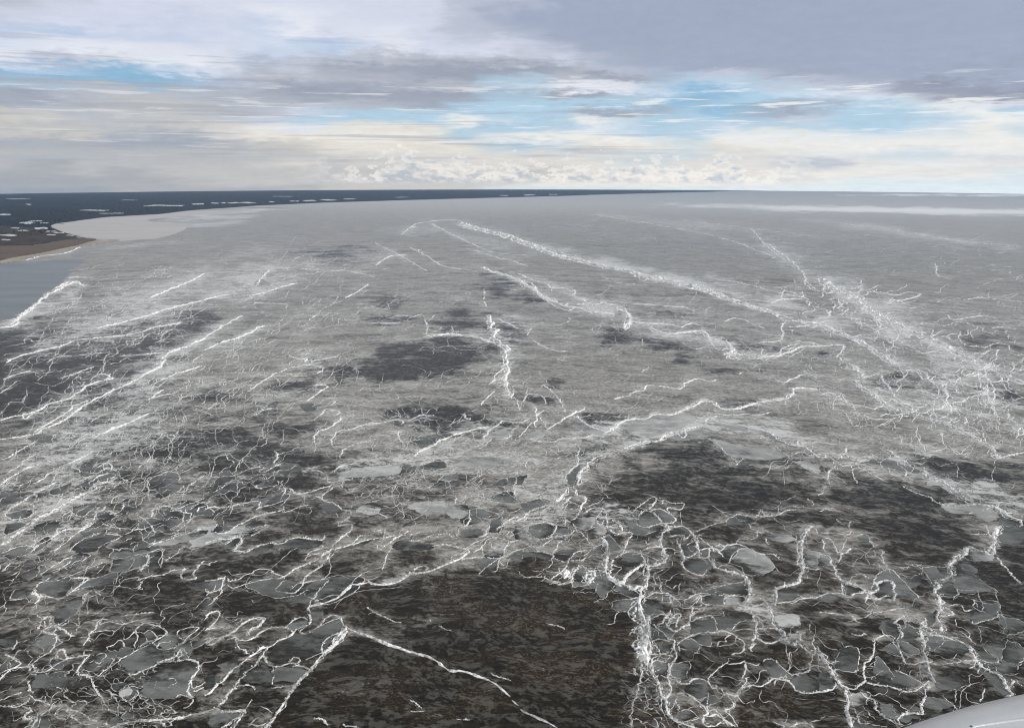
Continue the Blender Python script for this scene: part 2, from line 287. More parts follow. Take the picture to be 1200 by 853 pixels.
RIDGES = """
2 A3 930,205 925,240 990,250 1050,225 1100,170 1165,120 1050,135 1045,180 1075,190
2 A3 560,415 640,355 690,320 760,280 850,230 910,195 980,155 965,130 900,105 830,100 780,150 735,190
2 A3 1120,430 1130,480 1190,450 1200,440
2 A3 1135,495 1200,470
2 A3 1135,530 1060,515 1030,530
2 A3 1135,540 1120,570 1080,595
2.5 A3 610,600 700,615 760,612
2 A3 540,440 560,480 590,520 600,550 620,590
2.4 A3 460,405 500,400 540,440
2.4 A3 460,400 465,350 500,305 520,285 400,300 360,320
2 A3 480,385 500,400 560,410
2.4 A3 190,330 250,290 320,235 330,190 320,160 280,155 250,140 270,125 350,120 390,150 440,170
2.2 A3 220,130 240,80 300,60 300,100 350,105 420,60 460,10
2.4 A3 190,330 220,380 270,375 330,340 380,310 390,280 360,250 330,270 340,300
2.4 A3 40,275 100,320 120,335 60,370 20,410 0,430
2.4 A3 170,430 170,460 185,490 200,500
2.2 A3 0,545 70,520 130,500
2 A3 0,390 70,360 150,350 180,370
2.2 A3 0,580 60,580 110,565 150,570
4 A3 130,580 180,600 150,630 150,650 190,650 215,645 190,690 185,710
2.2 A3 50,580 90,585 150,560 175,530
2.2 A3 590,75 560,125 520,160 530,175 490,225
1.8 A3 610,60 580,100 640,85 720,105 800,80 860,95
1.5 A3 400,300 480,290
1.4 A3 520,155 600,140 680,140
2 A3 730,50 800,40 900,30
2 A3 370,600 440,650 500,690
2 A3 400,600 470,620 560,670 640,690
2 A3 200,540 300,575 370,580 400,610
3 B3 680,275 700,200 825,128 810,100 805,70 765,50 720,60 680,100 620,140 580,155 560,140 610,100 625,70 605,40
1.8 B3 680,110 740,80 790,65
3 B3 375,235 345,270 350,310 370,330
3.6 B3 375,235 430,200 490,180 530,145 600,105
3 B3 180,190 230,195 290,180 330,150 390,125 450,120 500,130 520,150
2.8 B3 460,130 500,90 550,65 605,75
2.8 B3 0,140 60,125 150,125
2.4 B3 0,75 30,40 75,25 70,70 40,115 0,140
2.4 B3 180,190 210,240 265,275
2.4 B3 130,190 180,175 210,200
2 B3 240,310 270,285 330,260
1.6 B3 400,350 400,400 395,455
2 B3 370,340 440,345 500,330 560,345 600,365
2.4 B3 495,320 520,295 560,310 550,340
2.2 B3 520,345 600,355 640,380
1.2 B3 590,310 640,285 700,262
1.8 B3 170,465 260,455 300,480
1.8 B3 390,475 460,465 500,460 530,450
1.3 B3 230,610 275,540
1.3 B3 400,620 330,580
3 B3 250,700 280,680 320,690 360,680
1.4 B3 255,690 310,645
3.5 B3 640,655 680,660 720,690
2 B3 810,690 860,700 900,708
2.2 B3 950,0 1000,30 1060,60 1100,80 1150,90
2 C3 115,70 125,85
2 C3 170,110 210,130 245,135
3 C3 0,540 40,560 75,590
1.4 C3 10,610 90,610
2 C3 275,655 300,660
3.5 C3 320,655 355,660
2.2 C3 480,390 540,415 590,430
2 C3 800,95 860,110 910,130
1.5 D3 160,75 150,110 125,135
1.5 D3 160,210 165,260 130,305
1.5 D3 150,380 160,340
3 D3 330,20 290,75 250,105 230,100 270,140 320,185 350,205 345,250 360,290 340,340 320,400 325,450 320,510 300,565
2.4 D3 210,195 270,190 330,200
2 D3 205,215 250,230 265,270 330,265
2 D3 210,330 250,310 290,330
1.8 D3 205,280 280,275 340,290
3 D3 330,425 390,440 430,445 440,430 490,420 540,445 570,480 600,460
3 D3 370,505 420,510 470,540 520,580 550,610 550,630 510,660 530,690
2.4 D3 550,610 590,600 620,630 650,660 665,690
3 D3 540,640 600,625 640,660 690,690 720,695
2.4 D3 530,695 600,690 660,680
1.6 D3 550,500 545,560 550,610
1.4 D3 440,450 540,450
2.2 D3 540,440 580,390 640,340 700,335 760,325 830,345 850,330
1.8 D3 650,520 620,470
2.2 D3 690,545 650,500 700,520 740,480 790,460 850,465 890,450 920,430
3 D3 690,550 680,590 650,600 690,650 720,695
3.2 D3 800,260 810,200 825,170 830,130 820,80 810,40 760,10 720,0
1.6 D3 820,80 740,90 690,130
2.2 D3 410,190 440,170 500,150 570,150 650,140 720,180 760,200 770,220 740,260 690,280
2.2 D3 450,170 410,190 370,220 380,260
1.8 D3 570,50 590,90 600,140
3 D3 300,90 310,120 350,140 390,130 420,110 440,85
2.4 D3 310,100 340,50 390,40 370,80 360,120
2.2 D3 440,85 500,60 570,50
2.2 D3 440,85 450,40 460,0
3 D3 840,185 830,140 880,130 950,130 990,160
3 D3 1000,160 960,195 920,215 870,205 830,180
3.4 D3 1100,150 1090,210 1130,250 1160,300 1150,345 1120,385 1040,400
2.4 D3 1170,160 1160,230 1200,270
2 D3 1150,95 1150,150
2.4 D3 870,320 910,300 960,330 1010,380 1040,405
4 D3 890,445 930,425 990,430 1030,450 1060,490 1120,505 1190,500 E3 30,488 80,480 95,440
2.2 D3 930,670 1000,700
3 D3 1030,700 1080,680 1140,680 1170,710
1.8 D3 770,330 760,390 750,420
1.8 D3 780,410 750,480 700,530
2.6 E3 130,460 200,480 250,445 265,430 260,380 275,330 310,280 325,190 360,170 440,185 490,300 520,340 580,325 640,325
2.8 E3 300,5 315,30 440,15 460,5 490,30 500,50 440,95 470,110 480,180
2.2 E3 500,50 550,90 620,95 610,120 560,125 500,95
3 E3 620,60 610,110 640,130 700,165
3 E3 700,60 780,45 750,10 740,0
2.4 E3 490,0 540,25 590,50 640,80
1.8 E3 930,390 945,345
2 E3 640,325 700,335 760,330 870,320 950,315
1.8 E3 880,360 930,330
2.2 E3 440,365 500,390 560,420 610,450
3 E3 240,490 270,520 320,535 340,570 340,600 380,640 440,680
2 E3 280,520 275,570
2.6 E3 270,440 340,460 420,470 500,490 560,490 600,460 640,430
4 E3 620,500 600,550 590,590 610,630
3 E3 640,430 650,470 620,500
2 E3 700,510 760,550 810,600
1.6 E3 800,490 800,560
4 E3 470,680 470,650 500,620 560,625 610,630
3 E3 440,680 490,690
2.4 E3 190,590 210,620 230,680 300,685 400,700
2 E3 180,640 220,660
2 E3 230,630 290,650
1.8 E3 970,475 945,555
3 E3 190,45 230,90
1.8 E3 0,30 130,45
1.8 E3 180,150 220,165 280,160
3 E3 1110,470 1150,430 1180,460
3 E3 1135,515 1090,528
2 E3 820,140 880,180 920,220
3 A2 15,185 70,130 130,95 200,50 270,10 A1 330,690
2 A2 40,150 30,180 75,200 150,190 200,150 180,110 130,100
3 A2 320,390 390,330 470,270 540,220 560,170 620,120
2.6 A2 540,225 480,250 380,260 330,290 230,350 180,390
2 A2 400,385 450,340 540,290 590,280
2 A2 560,395 600,350 690,310 700,290 620,280
2 A2 650,105 670,70 720,50
2 A2 640,170 700,150 720,110
1.8 A2 600,225 680,245 780,255 850,255
1.8 A2 740,165 800,165 850,200 890,240 910,275
2.2 A2 880,190 900,140 970,120 1040,135 1100,110 1180,80 1200,75
2.2 A2 1160,155 1170,130 1200,120
2.6 A2 1030,270 1090,230 1120,190 1110,165 1050,150 1000,150
2.4 A2 970,440 1020,405 1080,360 1130,370 1200,350
2.6 A2 800,555 850,540 930,525 1010,500 1090,485 1055,515 1090,550 1150,545 1130,515 1200,440
2.2 A2 830,560 820,600 840,610
2.8 A2 390,645 450,595 520,545 480,540 420,545
2 A2 200,605 230,570 300,560 350,555
2.4 A2 200,610 210,640 280,650 330,665 380,655
2.6 A2 190,620 235,655 205,690
1.8 A2 420,620 490,600 540,590 550,610 600,640
1.8 A2 540,610 490,650 500,670 480,690
2.4 A2 0,400 70,370 150,350 220,360
2 A2 180,375 230,350
1.6 A2 360,545 450,510 550,470 640,440
1.8 A2 380,90 450,60
2 A2 60,450 40,480 20,500
1.8 A2 240,520 300,480 380,430 440,420
1.8 A2 300,500 360,480 420,440
2.4 B2 0,145 40,125 100,130 160,125 210,105 310,95 320,120 300,145
2 B2 0,110 40,90
2 B2 160,130 180,110 230,115
1.8 B2 310,130 380,115 470,85
2.2 B2 440,85 470,40 460,15 500,20 530,45 600,40 680,15 740,0
2 B2 680,60 720,35 765,5
2.4 B2 35,270 60,235 75,225
2.8 B2 35,275 80,280 130,270 200,230 280,195 350,165 430,150 460,130
2.2 B2 460,120 460,155 540,130 600,115
2.6 B2 225,245 260,255 310,245 350,230 375,235 330,260 270,295
2 B2 220,385 270,370 330,345
1.8 B2 110,350 160,320
1.8 B2 165,380 190,350 215,330
2.2 B2 590,410 640,380 680,365 690,345
2.2 B2 590,440 600,415 650,400 690,395
2 B2 595,445 640,440 700,405 740,380
2.8 B2 650,60 720,95 760,100 790,135 850,155 830,190 780,225
1.6 B2 770,160 780,185 830,185
1.6 B2 860,160 920,150 1030,165 1070,190
1.6 B2 870,180 960,180
3.4 B2 760,380 820,355 890,340 990,310 1060,300 1110,295
1.6 B2 860,340 910,300 980,290
3.6 B2 980,265 1050,260 1055,300 1040,330 1010,350 1030,370 1070,345 1100,310 1160,290
2 B2 1070,345 1100,370
2.6 B2 1090,370 1060,430 1040,490
2.6 B2 1165,285 1190,265 1200,270
1.4 B2 860,575 900,530 960,500
2.6 B2 660,620 640,660 610,710
2.2 B2 640,680 680,665 750,640 800,640
2.6 B2 410,605 450,570 480,555
2.2 B2 415,610 440,625 520,630 560,600 590,570 650,555 720,550 700,580 670,610 650,640
1.4 B2 500,610 540,580 570,560
2.2 B2 135,545 150,560 180,555 250,520 320,490 390,500 430,520 470,545
2 B2 170,600 240,575 330,555 400,540
2.6 B2 0,555 60,555 120,540 110,570 100,610 60,660 20,700
2.2 B2 0,610 30,625 100,605
2.4 C2 20,505 35,480 100,475 95,495
2.4 C2 290,430 360,425 440,420 510,430 560,410 620,380 680,365
2 C2 405,525 450,480 510,435
1.2 C2 510,430 550,470
2 C2 375,390 420,360 450,320 520,305 580,330
2 C2 330,365 390,330 460,300
3 C2 550,400 560,370 580,340 600,330 690,325 740,340
2.6 C2 680,270 720,290 760,315 830,300 850,250 840,225 780,215 700,225
2 C2 760,320 720,340 690,360 740,380
2.2 C2 740,375 790,345 830,315
3 C2 740,375 790,390 830,405 840,425 890,445 920,450
3.4 C2 840,400 870,350 895,320
2 C2 885,350 960,370
2.6 C2 920,460 940,420 970,390 1010,380 1060,380 1020,410
2.6 C2 940,440 1010,440 1060,405 1140,400
3 C2 1010,165 1060,135 1130,135 1155,160 1150,190 1165,240 1200,280
3 C2 1130,140 1090,190 1110,230 1140,200
2 C2 1080,230 1050,255
2.4 C2 960,230 980,265 1020,290 1050,325 1075,355 1075,380
2 C2 940,290 970,260
1.8 C2 1075,360 1130,340
1.8 C2 830,550 880,510 920,465
2 C2 830,555 900,575 950,560
2.6 C2 665,540 720,535 780,535 820,555 880,580 920,565
2 C2 1050,500 1140,500
2 C2 0,290 80,270 160,265 200,280 280,300
2 C2 0,325 60,320 130,290 200,285
2 C2 190,250 240,295 290,310
2.8 C2 280,300 290,255 340,225 350,180 355,140
2 C2 290,240 360,240
2 C2 330,245 320,205 350,190
3 C2 400,300 430,295 460,250 470,230
2.6 C2 380,10 420,40 430,65 400,90
1.8 C2 270,70 270,110
1.8 C2 440,75 490,80
2 C2 610,0 610,70
2.6 C2 750,50 770,85 830,95
1.8 C2 560,290 590,270 620,300
1.6 C2 400,230 460,230
2 D2 100,165 140,125 180,95 225,65 245,80 220,130 200,140
2.2 D2 280,105 290,85 330,100 400,105 405,120 380,140 320,130 320,165
1.6 D2 245,80 290,90
2.6 D2 130,220 150,240 180,245 230,235 265,220 270,205 240,170 210,150 160,150 130,200
2.2 D2 215,150 250,135 300,150 360,190 350,215 300,225
3 D2 290,240 340,240 400,240 450,280
4.4 D2 0,200 30,230 45,265
3.6 D2 310,265 330,240
2.2 D2 320,300 340,290 400,290 410,320 440,290 470,290
2.8 D2 375,305 380,350 400,390 410,430 400,455 420,490 450,515 500,525 540,505 545,490
2.4 D2 420,420 470,400 490,385
3 D2 490,380 550,370 560,400 540,420 490,420
2.6 D2 550,370 580,370 620,400 640,415
2 D2 460,290 520,320 570,360 590,390
2.2 D2 590,355 620,340 640,360 620,380 590,365
2.6 D2 630,355 720,345 780,365 850,400 930,405 970,435
2.2 D2 715,345 735,315 800,315 840,290 830,270 900,270 960,290
1.8 D2 880,305 905,345
1.8 D2 960,290 1050,290 1060,320
2.6 D2 1105,470 1150,485 1200,490
1.8 D2 1170,240 1190,280
1.8 D2 1110,280 1160,300
2 D2 470,270 540,240 620,220 680,190 730,170 790,180 820,185 860,150 890,180
2 D2 820,180 950,175 1010,145 1060,140
2 D2 1130,80 1170,100 1160,120
1.5 D2 1050,125 1120,125
2.8 D2 0,425 50,400 100,385 150,395 175,440 180,470
2.8 D2 40,420 55,370 75,320 105,280 60,275 0,290
2 D2 150,385 200,365 290,350
1.6 D2 150,390 200,415 260,440
2.2 D2 110,610 150,640
2.6 D2 170,690 220,630 300,630 330,650 320,690
1.6 D2 240,580 230,520 290,490
1.8 D2 270,610 275,570 300,560
2 D2 320,640 380,680 390,700
2.2 D2 400,680 440,650 500,630 560,635 640,640
1.8 D2 500,640 480,690
1.8 D2 510,650 510,680 560,700
3 D2 640,700 650,660 740,640 775,660 770,680 790,640 790,590
1.8 D2 520,620 620,590 760,560
1.8 D2 450,680 500,650
2.6 D2 1050,690 1110,660 1200,650
2.2 D2 945,690 1000,680 1050,690
1.6 D2 1080,640 1110,660
2 E2 20,320 30,380 45,400
2 E2 20,310 60,310 90,350 100,385 125,385
2 E2 0,275 90,280 160,290 180,270 180,220 205,210
1.6 E2 100,200 150,230
1.6 E2 160,290 210,300
2.6 E2 115,450 125,410 185,365
1.6 E2 125,380 160,320
2.6 E2 130,570 140,620 160,655 200,640 260,625 275,640 270,680 300,705
2.6 E2 0,650 60,630 130,635 160,655
3 E2 275,660 340,660 420,645
2 E2 220,290 265,285 300,320 320,360
1.5 E2 320,380 330,410
1.9 E2 350,380 380,390 365,410 385,440 390,490
1.7 E2 340,450 370,490 400,500
1.8 E2 210,485 250,520 290,540
3 E2 1030,290 1020,390 980,395 955,380
2 E2 965,230 990,255 995,290 1030,300
1.6 E2 880,280 980,285
2.4 E2 1040,415 1060,450 1110,490 1140,530 1165,550 1190,580
2.6 E2 490,0 540,30 620,60 700,100 770,120 850,115 920,105
1.8 E2 790,0 830,40 890,75
3 E2 880,165 900,155
3.4 E2 1140,205 1180,200 1170,240
2 E2 960,150 1010,125 1050,130 1080,160
1.1 E2 570,460 620,510 670,590
1.3 E2 500,450 560,470 600,460
1.3 E2 470,480 540,480
2.4 E2 0,60 40,10
2.2 E2 0,150 60,130 90,130
3.4 A1 190,700 280,650 360,600 420,570 490,540 560,500
2.8 A1 0,710 50,670 130,620 200,600 270,570 380,545
2.4 A1 40,640 100,600 180,540 240,510 330,455
2.4 A1 0,560 60,540 120,500 200,460
2 A1 200,400 270,350 350,310 440,240 520,210
3 A1 120,300 220,270 300,230 400,200 480,150 540,115 600,95 660,80 590,55
2.6 A1 0,440 90,430 200,410
2 A1 0,330 60,310 120,300 150,320 190,290 260,290
1.6 A1 0,170 50,135 100,100
2.2 A1 20,90 90,60 180,40
1.8 A1 350,85 450,50 550,15
3.6 A1 570,410 650,385 720,355 800,320 870,290
3 A1 870,210 950,150
2 A1 880,200 960,180 1030,165
2.6 A1 940,95 1010,65 1100,35 1180,10
1.4 A1 360,400 450,405 560,415
1.6 A1 430,480 490,490 520,465 560,470
2.6 A1 520,700 570,660 640,640 670,650 620,690
1.6 A1 460,620 560,640 640,600
1.5 A1 340,690 390,705
2 A1 420,600 470,630 430,640 330,660
1.6 A1 890,540 860,570 810,605
1 A1 980,410 1060,425 1200,425
1.6 A1 1050,600 1090,570
2.6 A1 1120,710 1170,665 1200,650
2.2 B1 0,665 90,660 180,650 240,620 300,600 340,605 320,625 350,630 400,600 450,580
2.4 B1 410,510 430,540 405,580
2.2 B1 590,215 640,185 680,155 725,130 690,120 640,125
2.2 B1 740,200 765,220 730,240
2 B1 640,225 645,250 680,255
2 B1 680,300 705,265 780,275 785,290 760,300
1.6 B1 680,300 620,335
2.6 B1 640,440 660,400 730,370 775,335 800,310
1.8 B1 640,440 650,490
2.4 B1 740,460 750,430 790,390 860,380 950,350 1040,340 1130,325 1165,335 1150,350
1.8 B1 740,460 760,490
2.4 B1 790,550 805,510 850,480 920,455 1000,435
2.2 B1 1130,390 1140,430 1170,480
2.2 B1 250,160 310,120 400,60 460,35 530,15 610,5 690,20 660,55
2 B1 440,45 520,65 600,70
1.8 B1 290,300 340,270 390,255
2.4 B1 710,640 720,680 760,700
2.4 B1 560,620 660,625 720,640 800,600 870,610
2.2 B1 1050,600 1130,580 1200,540
2 C1 560,20 510,55 490,95 460,120
1.6 C1 540,80 490,100
2 C1 500,155 450,200 420,240
2.6 C1 605,120 595,200
2.4 C1 680,135 685,170 665,215
2 C1 690,175 760,180 795,210 790,235
1.6 C1 620,120 690,130
1.8 C1 630,210 640,270
2.4 C1 780,120 830,155 870,200 910,260 900,280
1.8 C1 870,290 840,260
2.4 C1 740,250 740,310 735,370
2.2 C1 740,300 790,270
2.4 C1 770,310 790,350 810,380
1.8 C1 650,345 700,320
1.6 C1 640,430 690,370 720,340
3 C1 800,385 850,355 900,325 960,295 1020,255
3.4 C1 980,300 1020,340 1080,370 1150,400 1200,370
2 C1 540,440 580,430 580,400
1.6 C1 340,480 410,490 480,440
3 C1 320,285 325,310 360,325
1.7 C1 0,330 60,300 150,300
1.9 C1 0,600 60,590 130,570 240,560
1.8 C1 240,515 280,550
1.8 C1 690,540 680,600
2.4 C1 630,630 625,690 610,710
1.8 C1 760,575 800,600
1.6 C1 850,620 910,640
2.8 C1 870,480 940,480 990,465 985,530 980,590 940,620 915,650 920,690
1.8 C1 990,465 880,465
1.8 C1 990,560 1020,570
2.2 C1 700,440 820,455 900,435 1010,430 1080,410
2.8 D1 370,405 385,430 410,430 420,400 400,390
2.8 D1 530,340 550,320 600,300
1.6 D1 540,180 620,190 670,205
1.6 D1 1000,205 1000,240
2 D1 590,290 700,295 780,290 830,300 920,280
2.8 D1 0,205 60,190 120,165 170,150 200,125 300,130 380,145 430,100 500,85 550,100 600,90
2.4 D1 160,50 200,10
3 D1 940,100 1000,105 1060,75 1110,60
1.8 D1 840,85 900,80 960,95
1.5 D1 1080,120 1110,105
1.8 D1 1110,60 1160,45 1200,45
1.8 D1 810,25 830,0
2.4 D1 730,60 750,45
2.2 D1 560,430 620,480 680,540 720,580 710,590
1.6 D1 720,580 760,550
2.2 D1 830,430 900,430 940,480 1000,530 1060,570 1200,640
2 D1 550,320 640,345 720,365 780,380
3 D1 780,355 880,390 950,430 1020,470 1060,470 1130,490 1190,540 E1 0,545
2.4 D1 1060,480 1080,450 1100,470
2.6 E1 260,80 310,65 360,60 370,90 400,120 430,160
1.6 E1 360,90 430,110 480,140
2 E1 400,190 480,235 560,275
2.4 E1 620,60 660,100 720,125 740,160 780,200
2.4 E1 575,150 640,170 720,210 760,250 770,290
2.8 E1 780,225 830,215 890,190 970,180 990,150
1.8 E1 970,190 1000,235
1.8 E1 1060,250 1100,300
3 E1 480,0 560,30 650,60
1.8 E1 800,405 870,410 920,430
1.8 E1 690,400 730,420 780,410
2.2 E1 0,180 60,165 120,200 190,240 210,270
2.2 E1 260,295 310,320 440,320
2.6 E1 0,545 80,545 100,560 150,520 160,490 155,530 190,560 240,560 235,580
3.4 E1 90,590 60,640 45,700
2.8 E1 240,550 300,540 360,525 390,540
2 E1 200,585 300,640 400,690
1.7 E1 615,600 650,680
1.5 E1 540,560 620,550 660,530
2 A0 270,700 330,670 420,660
2.2 A0 400,205 450,200 550,205
3 A0 880,320 1000,270 1100,230 1200,180
1.6 A0 450,660 540,650 640,640
1.8 A0 740,610 830,580
2 A0 700,660 830,655 950,640
1.8 A0 150,100 250,75 340,65 410,50 480,20 560,5
2.6 B0 0,550 80,500 150,460 220,425
3 B0 590,700 620,660
2 B0 500,660 560,680 620,660
2.2 B0 620,690 700,680 780,665
2 B0 600,460 640,430 690,405
1.8 B0 280,350 400,355 500,360
2.4 B0 260,310 350,290 440,260 540,235
2.4 B0 300,250 330,200 380,160
2.4 B0 1000,130 1080,80 1180,70
2 B0 830,320 900,280 960,240
2 B0 950,470 1060,470 1160,465
1.6 B0 550,150 700,160 850,165 1000,200
2.4 C0 380,40 430,60 520,85 600,105 690,135
2.6 C0 640,180 720,215 800,240 830,260 940,270 970,290 950,310 1020,330 1040,350 1100,360 1140,340 1150,355 1200,360
1.6 C0 830,260 835,290
1.8 C0 600,220 650,240 660,265
1.6 C0 550,270 640,275
1.5 C0 1030,310 1050,320
2.4 C0 440,265 435,330
1.6 C0 440,340 450,380
2 C0 460,570 520,600 570,640
2 C0 95,540 105,490 80,430
1.6 C0 160,520 190,490
1.9 C0 250,490 255,520 290,530
1.4 C0 0,440 70,415
1.4 C0 110,460 150,420
3 C0 510,440 580,470 640,500 700,520
1.8 C0 690,540 710,500
2.4 C0 720,570 790,610 850,630 930,635
2.2 C0 860,680 920,690
1.6 C0 900,680 920,655
1.6 C0 790,310 820,320
2 C0 1100,180 1150,205 1200,225
2.6 D0 30,345 120,355 220,360 310,370 420,380 470,400
2 D0 390,495 450,470 520,490
2 D0 640,460 700,440 760,450 820,475 880,500
1.8 D0 0,230 100,240 200,245
1.8 D0 430,605 480,620 550,600
1.6 D0 200,560 250,580
1.4 D0 160,560 165,600
1.6 D0 860,660 865,620
2.6 D0 850,580 960,575 990,540 980,500 1000,460
1.6 D0 990,530 1060,540
1.6 D0 1030,590 1090,570
2 D0 1000,490 1080,490 1150,475
2.4 D0 550,200 610,215 700,225 780,245 850,260 930,285 990,300 1060,310 1095,315 1100,285
2.4 D0 920,355 940,340 1000,330 1140,325
2.2 D0 720,0 800,30 880,60 950,85
2.2 D0 890,0 940,40 1000,80 1050,120 1100,170 1130,230 1180,270
1.8 D0 970,375 1050,385 1150,400
2.2 E0 0,470 40,455 100,455
1.8 E0 130,340 180,370 230,385
1.5 E0 140,360 140,330
2.4 E0 390,350 450,340 530,325 600,300
1.5 E0 680,120 690,180 720,200 800,215
1.9 E0 750,420 780,450 850,440 920,430 980,425 1050,450
1.9 E0 1010,500 1080,490 1150,510
1.8 E0 530,380 620,380
1.9 E0 870,330 950,320 1200,345
2.4 E0 0,605 60,600 140,600 135,630 110,660 130,690 160,700 E1 185,0
1.6 E0 220,400 180,420
2 E0 250,545 320,570 380,590
1.5 E0 60,520 70,550
1.6 E0 100,420 180,440 260,470 340,520 430,560 520,600 620,650 700,700
1.6 E0 300,480 380,500 470,540 560,570
1.4 P 470,275 490,262 530,258 545,262
2 P 480,290 500,300 520,312 560,318
2 P 700,252 760,262 830,275 865,285
2.4 P 985,262 1050,270 1120,282 1200,290
1.6 P 880,268 900,290 920,305
1.6 P 800,258 830,262 880,268 960,278
1.6 P 505,262 540,280 580,296 625,300
1.6 P 440,285 470,300 500,318
"""
